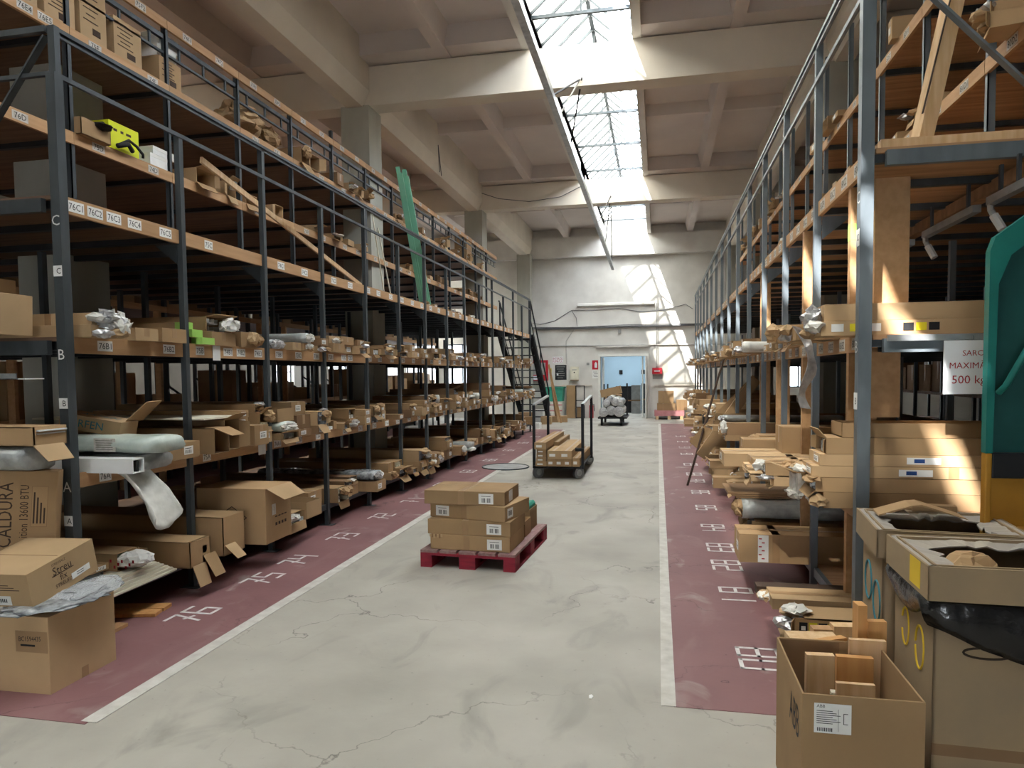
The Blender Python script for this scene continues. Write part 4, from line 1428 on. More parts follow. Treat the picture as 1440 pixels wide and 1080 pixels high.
# two long cartons sliding down towards the aisle, propped by a rod
for k, (p, q_, w, h) in enumerate([((.52, 10.62, .55), (1.38, 10.50, 1.50), .26, .15), ((.60, 10.24, .42), (1.32, 10.18, 1.50), .24, .14)]):
    a, b2 = Vector(p), Vector(q_)
    o = thing('sloping_carton', ['upper long carton sloping down into the aisle from the right A shelf', 'lower long carton sloping down into the aisle from the right A shelf'][k], 'carton', p, group='cartons sloping into the aisle')
    world_child(MB().bar(a, b2, w, h, 'cardboard').build('carton_body', o))
    d = (b2 - a).normalized()
    world_child(MB().bar(a - d * .006, a, w - .012, h - .012, 'cardboard_dark').build('end_panel', o))
    taken.setdefault((-1, 1), []).append((9.95, 10.8))
    taken.setdefault((-1, 0), []).append((9.85, 10.8))
o = thing('steel_rod', 'thin dark rod leaning from the red floor against the right rack', 'rod', (.41, 10.15, 0))
world_child(MB().tube([(.41, 10.15, .006), (.985, 10.95, 1.88)], .016, 'ink_brown').build('rod', o))
# bottom shelf near end
zz = RZ[0] + .002
rc('long_carton', 'large brown carton with red printed white tape, right bottom shelf', 'carton', 0, 5.10, 5.42, zz, zz + .20, .56, 1.6, 'closed', 'cardboard', seed=9)
q = MB().plate((-.16, .1612, .10), (-1, 0, 0), (0, 0, 1), .07, .19, 'paper')
for k in range(6):
    q.plate((-.16 + .02 * (k % 2), .1628, .03 + .028 * k), (-1, 0, 0), (0, 0, 1), .02, .008, 'ink_red')
q.build('red_print_tape', bpy.context.scene.objects[-1] if False else [x for x in COL.objects if x.get('label') == 'large brown carton with red printed white tape, right bottom shelf'][0])
rc('torn_carton', 'torn carton under silver wrapped roll, right bottom shelf', 'carton', 0, 5.55, 5.95, zz, zz + .20, .70, 1.3, 'torn', 'cardboard', seed=10)
b = bundle('wrapped_bundle', 'silver film wrapped roll lying over the torn carton, right bottom shelf', 'bundle', GR, .64, 5.75, zz + .202, 1.3, .42, .14, -1, 'film_grey', random.Random(4), 0, 'cardboard')
for k in range(3):
    o = thing('hardboard_sheet', 'brown hardboard panel on the silver roll, %s of three' % ['lowest', 'middle', 'topmost'][k], 'board', (.60 - .03 * k, 6.0, zz + .345 + .016 * k), group='hardboard panels on the right bottom shelf')
    MB().box(0, 1.4, -.28, .2, 0, .012, 'cardboard_dark').build('panel', o)
taken.setdefault((-1, 0), []).append((3.9, 6.3))
# low stack in front of the first right bay: dark beam, long cartons with yellow stickers, pale boards
o = thing('dark_beam', 'dark steel beam lying across the low stack at the right rack foot', 'beam', (.58, 4.40, .262), group=GR)
MB().box(0, 1.9, -.05, .05, 0, .055, 'ink_brown').build('beam_body', o)
for k, (y, z, w, h, m) in enumerate([(4.16, .262, .22, .06, 'cardboard_pale'), (4.12, .262 - .0, .0, 0, None)][:1]):
    rc('long_carton', 'long carton with white bag scrap on top at the right rack foot', 'carton', 0, 4.10, 4.33, .264, .325, .63, 1.9, 'crumpled', 'cardboard_pale', seed=61)
o = thing('pallet_stack_base', 'low wooden skid under the yellow stickered carton at the right rack foot', 'skid', (.70, 3.78, 0))
for xx in (.0, .55, 1.1):
    world_child(MB().box(.70 + xx, .80 + xx, 3.62, 3.80, 0, .14, 'pine').build('skid_runner', o))
world_child(MB().box(.66, 2.0, 3.60, 3.81, .14, .165, 'pine_pale').build('skid_top', o))
carton('long_carton', 'plain long carton under the yellow stickered carton at the right rack foot', 'carton', GR, .68, 3.71, .167, 1.4, .19, .118, -1, 'crumpled', 'cardboard', 0, random.Random(71), False)
c = carton('long_carton', 'long carton with a row of yellow and black stickers at the right rack foot', 'carton', GR, .66, 3.71, .287, 1.5, .20, .10, -1, 'torn', 'cardboard', 0, random.Random(70), False, 'white')
q = MB()
for k in range(9):
    q.plate((-.04 - .045 * k, .1012, .052), (-1, 0, 0), (0, 0, 1), .038, .055, ['ink', 'label_yellow', 'ink', 'label_yellow', 'paper', 'label_yellow', 'ink', 'paper', 'label_yellow'][k])
    q.plate((-.04 - .045 * k, .1027, .052), (-1, 0, 0), (0, 0, 1), .02, .02, ['paper', 'ink', 'paper', 'ink', 'ink', 'ink', 'label_yellow', 'ink', 'ink'][k])
q.build('sticker_row', c)
blob((-.02, .02, .12), (.06, .07, .02), 'film_white', 12, .5, 3, 'torn_wrapping', c)
for k, (x, w, h) in enumerate([(.74, .09, .10), (.86, .16, .12), (.99, .09, .08)]):
    o = thing('board_offcut', ['brown board offcut', 'wide pale board offcut', 'grey blue capped offcut'][k] + ' between the cardboard box of wood and the skid', 'wood offcut', (x, 3.40, 0), (0, 0, .1), 'offcuts beside the skid')
    MB().box(-w / 2, w / 2, -.03, .03, 0, .32 + h, ['pine', 'pine_pale', 'pine_new'][k]).build('offcut', o)
for y, d in UPR[4:]:
    for lv in (0, 1, 2):
        taken.setdefault((-1, lv), []).append((y - d / 2 - .01, y + d / 2 + .01))
rg = random.Random(33)
fill(-1, 0, RZ[0], 6.3, 20.0, RY0, RP, RX, rg, .16, (.16, .40), (-.02, .42), dens=.92, zmax=.36)
fill(-1, 1, RZ[1], 6.0, 20.2, RY0, RP, RX, rg, .13, (.12, .34), (.0, .38), dens=.95, zmax=.40)
fill(-1, 2, RZ[2], 4.98, 20.2, RY0, RP, RX, rg, .10, (.12, .34), (.02, .26), dens=.94, lmax=1, zmax=.2)
# gallery and upper shelves, right
GU2 = 'goods on the upper right shelves'
zd, ze = 3.516, 4.396
for k, (y, w, h, xe, l) in enumerate([(4.62, .22, .09, 1.55, .7), (4.66, .18, .08, 1.58, .6), (6.05, .16, .08, 1.62, .5), (6.0, .14, .07, 1.74, .5), (6.1, .10, .06, 1.80, .4)]):
    z = [zd, zd + .092, zd - .0, zd + .082, zd + .154][k]
    carton('torn_carton', ['lower crumpled carton on the right D shelf beside the brace', 'upper crumpled carton on the right D shelf beside the brace', 'lowest of three small cartons on the right D shelf', 'middle of three small cartons on the right D shelf', 'topmost of three small cartons on the right D shelf'][k], 'carton', GU2, xe + .3, y, z, l, w, h, -1, 'torn' if k < 3 else 'crumpled', 'cardboard_pale', .1 * (k - 2), random.Random(80 + k), True, None)
cnt_y = 0
for zs, lv in ((zd, 4), (ze, 5)):
    for k in range(20):
        y = 6.6 + k * .62 + rg.uniform(-.1, .1)
        if abs((y - 3.87) % 1.1) < .15:
            y += .2
        if 10.3 < y < 11.3 or 17.6 < y < 18.6:
            continue
        w, h, l = rg.uniform(.12, .3), rg.uniform(.06, .2), rg.uniform(.3, .6)
        kind = rg.choice(['closed', 'open', 'torn', 'labelled'])
        m = rg.choice(['cardboard', 'cardboard_pale'])
        _, o, num = place_label(-1, lv, y, '')
        carton('small_carton', shelf_label(ADJ[m], {'closed': 'closed carton', 'open': 'open carton', 'torn': 'torn carton', 'labelled': 'labelled carton'}[kind], -1, lv, num, o, None), 'carton', 'small cartons on the right upper shelves', 1.98 - rg.uniform(-.02, .08), y, zs, l, w, h, -1, kind, m, rg.uniform(-.1, .1), rg, True, None)
o = thing('wooden_post', 'pale wooden post leaning across the upper end of the right rack', 'timber', (1.35, 4.15, 2.712))
world_child(MB().bar((1.32, 4.02, 2.755), (1.78, 4.16, 4.9), .075, .075, 'pine_pale').bar((1.315, 3.984, 2.9), (1.765, 4.116, 4.85), .01, .004, 'ink_brown').build('timber', o))
for k in range(3):
    o = thing('timber_length', ['long pale timber on the right gallery edge', 'second long timber behind it on the right gallery edge', 'short timber offcut on the right gallery edge'][k], 'timber', (1.1, 3.93 + .08 * k, 2.716), group='timbers on the right gallery edge')
    MB().box(0, [2.6, 2.4, .4][k], -.03, .03, 0, .045, 'pine_pale' if k != 1 else 'pine').build('timber', o)

# load sign hanging under the B beam at the right rack end
sg = thing('load_sign', 'white hanging sign with red load limit text behind the green stacker mast', 'sign', (1.56, 3.80, 1.48))
q = MB().box(-.19, .19, 0, .006, 0, .262, 'sign_white')
q.text('SARCINĂ', (-.03, -.001, .205), (1, 0, 0), (0, 0, 1), .036, 'ink_red', maxw=.18)
q.text('MAXIMĂ ADMISĂ', (-.003, -.001, .145), (1, 0, 0), (0, 0, 1), .040, 'ink_red', maxw=.35)
q.text('500 kg/m', (-.05, -.001, .065), (1, 0, 0), (0, 0, 1), .052, 'ink_red', maxw=.24)
q.build('sign_panel', sg)
MB().tube([(-.06, .003, .255), (-.06, .003, .285)], .003, 'galvanised').tube([(.12, .003, .255), (.12, .003, .285)], .003, 'galvanised').build('hook', sg)
o = thing('aluminium_rail', 'bright aluminium rail along the right B shelf end', 'rail', (1.12, 3.815, 1.745))
MB().box(0, 2.2, -.012, .012, 0, .03, 'aluminium').build('rail', o)

# ------------------------------------------------------------------ green and yellow stacker at the right edge
sk = thing('pallet_stacker', 'green masted pallet stacker with yellow base at the right edge', 'stacker', (1.618, 3.45, 0))
MB().box(-.24, -.213, -.10, -.055, .10, 1.24, 'metal_yellow').box(-.216, .35, -.062, -.04, .10, 1.24, 'metal_yellow').box(-.12, .35, -.04, .14, .10, 1.22, 'metal_yellow').box(-.21, .35, -.09, -.062, 1.13, 1.24, 'steel_black').box(-.18, .35, -.20, .14, .06, .10, 'metal_yellow').build('base_housing', sk, bevel=.006)
prof = [(-.24, 1.24), (-.24, 2.10), (-.22, 2.16), (-.10, 2.25), (.30, 2.31), (.30, 2.21), (-.06, 2.16), (-.16, 2.08), (-.205, 1.96), (-.213, 1.24)]
MB().prism(prof, 'y', -.10, -.055, 'metal_green').prism([(-.218, 1.24), (-.21, 1.96), (-.165, 2.08), (-.06, 2.165), (-.045, 1.24)], 'y', -.062, -.04, 'metal_green_dark').build('mast', sk)
MB().box(-.05, .25, -.02, .02, 2.10, 2.18, 'metal_green').box(-.06, -.02, -.03, .04, 1.24, 2.15, 'metal_green').box(.0, .2, -.035, -.03, 2.09, 2.115, 'sign_black').build('mast_crossbar', sk)
MB().tube([(-.205, -.12, 1.50), (-.19, -.15, 1.53), (-.10, -.16, 1.72), (-.045, -.16, 1.98), (-.06, -.14, 2.03), (-.09, -.10, 2.03)], .014, 'metal_green').build('grab_handle', sk, smooth=True)
MB().tube([(.12, -.16, 1.14), (.02, -.20, 1.20), (-.06, -.22, 1.28), (-.10, -.22, 1.34), (-.06, -.22, 1.41), (.05, -.2, 1.43)], .016, 'plastic_grey').build('control_loop', sk, smooth=True)
MB().tube([(.02, -.12, .55), (.02, -.12, .92)], .13, 'metal_yellow', 18).build('motor_cover', sk, smooth=False)
for x in (-.15, .25):
    MB().tube([(x, -.24, .06), (x, -.18, .06)], .06, 'rubber', 14).build('wheel', sk)

# ------------------------------------------------------------------ foreground right: waste boxes and box of wood
def waste_box(label, loc, rz, w, d, h, with_bag, sd):
    r = thing('waste_box', label, 'box', loc, (0, 0, rz), 'tall cardboard waste boxes')
    mb = MB()
    t = .008
    mb.box(0, w, 0, t, 0, h, 'cardboard_dusty').box(0, w, d - t, d, 0, h, 'cardboard_dusty').box(0, t, 0, d, 0, h, 'cardboard_dusty').box(w - t, w, 0, d, 0, h, 'cardboard_dusty').box(0, w, 0, d, 0, t, 'cardboard_dusty')
    mb.build('box_body', r)
    o, lh = .028, .115
    mb = MB()
    mb.box(-o, w + o, -o, -o + t, h - lh, h, 'cardboard_dusty').box(-o, w + o, d + o - t, d + o, h - lh, h, 'cardboard_dusty').box(-o, -o + t, -o, d + o, h - lh, h, 'cardboard_dusty').box(w + o - t, w + o, -o, d + o, h - lh, h, 'cardboard_dusty')
    # lid top with a torn opening: outer rectangle to a ragged inner ring
    rgl = random.Random(sd)
    n = 40
    ou, inn = [], []
    for k in range(n):
        a = 2 * math.pi * (k + .5) / n
        ca, sa = math.cos(a), math.sin(a)
        q = max(abs(ca), abs(sa))
        ou.append(((ca / q + 1) / 2 * (w + 2 * o) - o, (sa / q + 1) / 2 * (d + 2 * o) - o, h))
        rr = .70 + rgl.uniform(-.05, .05)
        inn.append(((ca / q * rr + 1) / 2 * w, (sa / q * rr + 1) / 2 * d, h - rgl.uniform(.012, .03)))
    vs = ou + inn + [(p[0], p[1], p[2] - .006) for p in ou + inn]
    fs = []
    for k in range(n):
        k2 = (k + 1) % n
        fs += [(k, k2, n + k2, n + k), (2 * n + k2, 2 * n + k, 3 * n + k, 3 * n + k2), (n + k, n + k2, 3 * n + k2, 3 * n + k)]
    mb.add(vs, fs, 'cardboard_dust_top')
    mb.build('torn_lid', r)
    # black bag inside, hanging over the rim under the lid
    mb = MB()
    vs, fs = [], []
    nn = 30
    for ring, (sc, zz) in enumerate([(.96, h - .10), (.93, h - .2), (.9, h - .45), (.55, h - .5), (.1, h - .5)]):
        for k in range(nn):
            a = 2 * math.pi * k / nn
            ca, sa = math.cos(a), math.sin(a)
            q = max(abs(ca), abs(sa))
            dz = .03 * noise.noise(Vector((ca * 4, sa * 4, ring + sd)))
            vs.append(((ca / q * sc * .97 + 1) / 2 * w, (sa / q * sc * .97 + 1) / 2 * d, zz + dz))
    for ring in range(4):
        for k in range(nn):
            k2 = (k + 1) % nn
            fs.append((ring * nn + k, ring * nn + k2, (ring + 1) * nn + k2, (ring + 1) * nn + k))
    fs.append(tuple(4 * nn + k for k in range(nn)))
    mb.add(vs, fs, 'film_black')
    mb.build('bag_liner', r, smooth=True)
    if with_bag:
        vs, fs = [], []
        seg = []
        for k in range(13):
            seg.append((-.012, d * (1 - k / 12), 0))
        for k in range(1, 23):
            seg.append((w * k / 22, -.012, 1))
        for i, (x, y, sd_) in enumerate(seg):
            u = i / (len(seg) - 1)
            drop = .05 + (.07 * math.sin(min(1, u * 3) * math.pi) if u < .33 else .04 + .13 * math.sin((u - .33) / .67 * math.pi * .8))
            for j in range(7):
                f = j / 6
                pf = .022 * math.sin(f * math.pi) + .012 * noise.noise(Vector((i * .45, f * 3, sd)))
                vs.append((x - (pf + .003 if sd_ == 0 else 0), y - (pf + .003 if sd_ == 1 else 0), h - lh + .01 - drop * f))
        for i in range(len(seg) - 1):
            for j in range(6):
                a = i * 7 + j
                fs.append((a, a + 7, a + 8, a + 1))
        q = MB().add(vs, fs, 'film_black').build('bag_skirt', r, smooth=True)
        so = q.modifiers.new('thick', 'SOLIDIFY')
        so.thickness = .003
    return r


w1 = waste_box('nearer tall cardboard waste box with black bag hanging under its lid', (.905, 2.55, 0), -.03, .62, .43, .95, True, 3)
q = MB()
for (cy, cz, rr, a0, a1) in [(.13, .62, .055, .1, 6.2), (.29, .64, .05, .4, 6.0)]:
    pts = [(-.0015, cy + rr * math.cos(a) * .8, cz + rr * 1.4 * math.sin(a)) for a in [a0 + (a1 - a0) * k / 16 for k in range(17)]]
    q.tube(pts, .004, 'ink_yellow', 5)
q.box(-.0292, -.028, .05, .16, .85, .945, 'ink_yellow')
q.build('yellow_print', w1)
MB().tube([(.16 + .07 * math.cos(a), -.001, .66 + .018 * math.sin(a)) for a in [2 * math.pi * k / 20 for k in range(21)]], .004, 'cavity_shade', 5).build('hand_hole', w1)
MB().box(.0, .62, -.0012, .0, .30, .34, 'cardboard_dark').build('crease_band', w1)
blob((.16, .15, .87), (.11, .09, .08), 'cardboard', 5, .35, 3, 'crumpled_cardboard', w1)
w2 = waste_box('farther tall cardboard waste box with a blue printed ring emblem', (.905, 3.10, 0), -.10, .50, .44, .95, False, 8)
q = MB()
for (cy, cz) in [(.10, .62), (.29, .66)]:
    pts = [(-.0015, cy + .075 * math.cos(a), cz + .085 * math.sin(a)) for a in [6.28 * k / 24 for k in range(25)]]
    q.tube(pts, .005, 'ink_teal', 5)
q.box(-.002, -.0005, .07, .09, .44, .50, 'ink_teal').box(-.002, -.0005, .11, .12, .44, .50, 'ink_teal')
q.build('ring_emblem', w2)
o = thing('torn_carton_scrap', 'bent piece of taped carton lying on the farther waste box', 'cardboard', (1.12, 3.42, .951), (0, 0, -.1))
MB().prism([(-.15, 0), (-.02, .045), (.02, .05), (.2, 0), (.19, .006), (.02, .058), (-.02, .053), (-.15, .008)], 'y', -.07, .07, 'cardboard').box(-.12, -.03, -.072, .072, .012, .016, 'paper_worn').build('scrap', o)
o = thing('cardboard_strip', 'short brown cardboard strip at the back rim of the farther waste box', 'cardboard', (1.24, 3.53, .951), (0, 0, -.1))
MB().box(-.09, .09, -.03, .03, 0, .028, 'cardboard').build('strip', o)

ab = thing('printed_box', 'open cardboard box printed ABB holding wood offcuts in the right foreground', 'box', (.47, 2.43, 0), (0, 0, 0))
w, d, h, t = .375, .51, .53, .007
MB().box(0, w, 0, t, 0, h, 'cardboard').box(0, w, d - t, d, 0, h, 'cardboard').box(0, t, t, d - t, 0, h, 'cardboard').box(w - t, w, t, d - t, 0, h, 'cardboard').box(0, w, 0, d, 0, t, 'cardboard').build('box_body', ab, bevel=.002)
q = MB().plate((.095, -.001, .452), (1, 0, 0), (0, 0, 1), .115, .10, 'paper')
q.text('ABB', (.058, -.0028, .493), (1, 0, 0), (0, 0, 1), .010, 'ink')
for k in range(7):
    q.box(.045, .045 + .05 + .012 * (k % 3), -.0028, -.0022, .476 - .007 * k, .478 - .007 * k, 'ink')
for k in range(9):
    q.box(.047 + .0055 * k, .050 + .0055 * k, -.0028, -.0022, .408, .42, 'ink')
q.box(.112, .113, -.0028, -.0022, .41, .485, 'ink').box(.128, .142, -.0028, -.0022, .435, .437, 'ink').box(.128, .142, -.0028, -.0022, .47, .472, 'ink').box(.128, .130, -.0028, -.0022, .435, .472, 'ink')
q.build('address_label', ab)
MB().text('ABB', (-.0012, .13, .40), (0, -1, 0), (0, 0, 1), .11, 'ink', maxw=.17).build('printed_logo', ab)
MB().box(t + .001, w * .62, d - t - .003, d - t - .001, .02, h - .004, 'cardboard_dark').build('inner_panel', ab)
offs = [(.60, 2.80, .10, .33, .20, .02, .52, 'pine_pale', 'tall brown offcut standing at the back of the ABB box'),
        (.735, 2.84, .13, .03, .0, .0, .50, 'pine_new', 'wide orange board with a knot standing in the ABB box'),
        (.70, 2.66, .13, .022, .0, -.06, .46, 'pine_pale', 'bright pale board leaning at the front of the ABB box'),
        (.60, 2.62, .05, .03, .0, .05, .39, 'pine_pale', 'small pale block left of the bright board in the ABB box'),
        (.65, 2.72, .05, .03, .0, .0, .41, 'plank_pale', 'cream strip behind the bright board in the ABB box'),
        (.79, 2.90, .13, .02, .0, .04, .555, 'pine_pale', 'ridged pale board along the rear rim of the ABB box')]
for k, (x, y, ww, tt, rz, rx, top, m_, lab) in enumerate(offs):
    if k == 0:
        tt = .03
    o = thing('wood_offcut', lab, 'wood offcut', (x, y, .009), (rx, 0, rz * .3), 'wood offcuts in the ABB box')
    MB().box(-ww / 2, ww / 2, -tt / 2, tt / 2, 0, top, m_).build('offcut', o)
for k, (x, y, ww, tt, hh, m_, lab) in enumerate([(.80, 3.02, .035, .06, .66, 'pine_new', 'narrow tall orange board between the ABB box and the waste box'), (.855, 3.0, .07, .035, .60, 'pine_new', 'wide orange board between the ABB box and the waste box')]):
    o = thing('wood_board', lab, 'board', (x, y, 0), (0, 0, .1), 'boards behind the ABB box')
    MB().box(-ww / 2, ww / 2, -tt / 2, tt / 2, 0, hh, m_).build('board', o)
for k, (x, y, l, w_, hh, rz) in enumerate([(.64, 3.12, .2, .10, .48, .1), (.68, 3.14, .16, .05, .47, -.25), (.70, 3.07, .14, .035, .49, .5)]):
    o = thing('wood_offcut', ['pale wide offcut behind the ABB box', 'tan offcut behind the ABB box', 'slanted orange offcut behind the ABB box'][k], 'wood offcut', (x, y, 0), (0, 0, rz), 'offcuts behind the ABB box')
    MB().box(-l / 2, l / 2, -w_ / 2, w_ / 2, 0, hh, ['pine_pale', 'pine', 'pine_new'][k]).build('offcut', o)

# ------------------------------------------------------------------ foreground left: pile of boxes
bb = thing('plain_box', 'big plain brown box with handwriting, lowest in the left foreground pile', 'box', (-3.01, 2.925, 0), (0, 0, .02))
MB().box(-.50, 0, 0, .45, 0, .40, 'cardboard_pale').box(-.46, -.34, -.001, .451, .395, .4012, 'tape').box(-.501, .0012, .20, .25, .0, .06, 'tape').build('box_body', bb, bevel=.006)
q = MB().plate((-.10, -.0008, .27), (1, 0, 0), (0, 0, 1), .19, .11, 'tape', .0006)
q.text('BC1594435', (-.11, -.002, .285), (1, 0, .04), (0, 0, 1), .024, 'ink', maxw=.13)
q.text('Gheorghiu', (-.12, -.002, .25), (1, 0, .03), (0, 0, 1), .018, 'ink', maxw=.09) if False else q.box(-.165, -.08, -.0025, -.0015, .246, .256, 'ink')
q.build('handwriting', bb)
bg = thing('film_bag', 'clear film bag of dark parts squeezed between the plain box and the printed box', 'bag', (-3.16, 3.12, .402))
o = blob((0, .0, .03), (.24, .26, .028), 'film_dark', 4, .28, 4, 'dark_parts', bg, False)
o = blob((.10, .12, .045), (.13, .21, .045), 'plastic_film_clear', 9, .3, 4, 'film', bg)
sb = thing('printed_box', 'tan box printed Streu fix STREUFIX on top of the film bag', 'box', (-3.095, 2.93, .435), (R(10.5), R(-1), R(2)))
MB().box(-.42, 0, 0, .45, 0, .19, 'cardboard_pale').box(-.40, -.02, .222, .228, .189, .1908, 'cardboard_dark').build('box_body', sb, bevel=.004)
q = MB()
q.text('STREUSALZ', (.0012, .20, .165), (0, 1, 0), (0, 0, 1), .013, 'ink_brown', maxw=.12)
q.text('Streu', (.0012, .215, .128), (0, 1, 0), (0, 0, 1), .042, 'ink_brown', maxw=.15)
q.box(.0004, .0012, .145, .29, .102, .106, 'ink_brown')
q.text('fix', (.0012, .215, .082), (0, 1, 0), (0, 0, 1), .034, 'ink_brown', maxw=.07)
q.text('STREUFIX', (.0012, .215, .045), (0, 1, 0), (0, 0, 1), .020, 'ink_brown', maxw=.16)
q.plate((.0004, .33, .052), (0, 1, .05), (0, 0, 1), .13, .034, 'paper')
for k in range(2):
    q.box(.0016, .0022, .30, .35, .045 + .012 * k, .048 + .012 * k, 'ink')
q.plate((-.17, -.0006, .045), (1, 0, 0), (0, 0, 1), .10, .05, 'paper')
for k in range(6):
    q.box(-.205 + .011 * k, -.199 + .011 * k, -.0024, -.0018, .035, .055, 'ink')
for k in range(3):
    q.box(-.25, -.06 - .03 * k, -.0010, -.0004, .10 + .013 * k, .104 + .013 * k, 'ink_brown')
q.build('print', sb)
cb = thing('appliance_box', 'tall brown box printed 4,0 KW CALDURA standing against the first left post', 'box', (-3.455, 3.36, 0), (0, R(4.5), R(33)))
MB().box(-.62, 0, 0, .13, .035, 1.07, 'cardboard').build('box_body', cb, bevel=.005)
q = MB()
for s_, x, z, hh, mw in [('4,0 KW', -.36, .86, .055, .22), ('CALDURA', -.25, .82, .07, .37), ('ition 13600 BTU', -.16, .84, .042, .30), ('LDK', -.455, .93, .06, .15)]:
    if s_ == 'LDK':
        q.text('LDK', (x, -.0012, z), (0, 0, 1), (-1, 0, 0), hh, 'ink_blue', maxw=mw)
    else:
        q.text(s_, (x, -.0012, z), (0, 0, 1), (-1, 0, 0), hh, 'ink_brown', maxw=mw)
q.box(-.125, -.045, -.0008, -.0004, .75, .985, 'cardboard_dark').box(-.122, -.048, -.0012, -.0006, .753, .982, 'cardboard')
for k in range(4):
    q.box(-.115 + .017 * k, -.107 + .017 * k, -.0018, -.001, .77, .95 - .03 * k, 'ink_brown')
q.build('print', cb)
gb = 'goods piled on the appliance box'
bundle('wrapped_bundle', 'grey film bundle lying on the CALDURA box', 'bundle', gb, -3.46, 3.35, 1.082, 1.3, .24, .14, 1, 'film_grey', random.Random(6), 0, None)
c = carton('open_carton', 'long open carton with aluminium profiles and hanging flap on the film bundle', 'carton', gb, -3.38, 3.36, 1.225, 1.4, .22, .11, 1, 'tray', 'cardboard', 0, random.Random(2), False, None)
for k in range(5):
    MB().box(-1.0, -.03 + .012 * k, -.095, .095, .012 + .018 * k, .020 + .018 * k, 'aluminium' if k % 2 else 'plastic_white').build('profile', c)
MB().box(-1.4, -.02, -.11, .11, .104, .11, 'cardboard').build('lid_panel', c)
flap(c, (0, -.02, .005), 'y', .12, .20, -.8, 'cardboard_pale')
ob = thing('printed_box', 'tilted tan box at the left frame edge on the B shelf end', 'box', (-3.70, 3.60, 1.86), (0, R(3), 0))
taken.setdefault((1, 2), [])
MB().box(-.45, 0, -.24, -.02, 0, .24, 'cardboard_pale').build('box_body', ob, bevel=.003)
q = MB().text('OX', (-.09, -.2412, .19), (1, 0, 0), (0, 0, 1), .03, 'ink_brown').plate((-.045, -.2406, .19), (1, 0, 0), (0, 0, 1), .05, .02, 'paper')
for k in range(3):
    q.box(-.14, -.06, -.2412, -.2406, .12 - .03 * k, .126 - .03 * k, 'ink_brown')
q.build('print', ob)
flap(ob, (-.22, -.03, .24), 'y', .1, .2, 1.4, 'cardboard')
o = MB().box(-.45, 0, -.004, 0, 0, .15, 'cardboard_pale').build('open_flap', ob)
o.location = (0, -.236, .24)
# grey shelf tray and small parts rack under it at the left frame edge
o = thing('grey_shelf_tray', 'grey metal tray shelf at the left frame edge below the tilted box', 'tray', (-3.62, 3.50, 1.60))
MB().box(-.7, 0, -.12, .02, 0, .006, 'steel_grey').box(-.7, .0, -.12, -.114, 0, .035, 'galvanised').box(0, .05, -.11, .02, .0, .006, 'plastic_white').box(-.7, -.66, .0, .02, -1.6, 0, 'steel_dark').box(-.45, -.42, .02, .03, -1.6, 0, 'steel_dark').build('tray', o)

# ------------------------------------------------------------------ red pallet with four cartons
pl = thing('wooden_pallet', 'red painted wooden pallet in the middle of the aisle', 'pallet', (-1.945, 5.52, 0), (0, 0, R(-3.4)))
pw, pd = .82, 1.20
for i in range(3):
    for j in range(3):
        x, y = [0, pw / 2 - .07, pw - .14][i], [0, pd / 2 - .07, pd - .145][j]
        MB().box(x, x + (.10 if i != 1 else .14), y, y + .145, .022, .10, 'pallet_red').build('block', pl) if i != 1 else MB().box(x, x + .14, y, y + .145, .022, .10, 'pallet_red').build('block', pl)
for x in (0, pw / 2 - .07, pw - .14):
    xx = x if x != pw - .14 else pw - .10
    MB().box(xx, xx + (.14 if x == pw / 2 - .07 else .10), 0, pd, 0, .022, 'pallet_red').build('bottom_board', pl)
for y in (0, pd / 2 - .07, pd - .145):
    MB().box(-.0, pw, y, y + .145, .10, .122, 'pallet_red').build('stringer_board', pl)
for k in range(5):
    x = k * (pw - .145) / 4
    MB().box(x, x + .145, 0, pd, .122, .144, 'pallet_top' if k else 'pallet_top').build('top_board', pl)
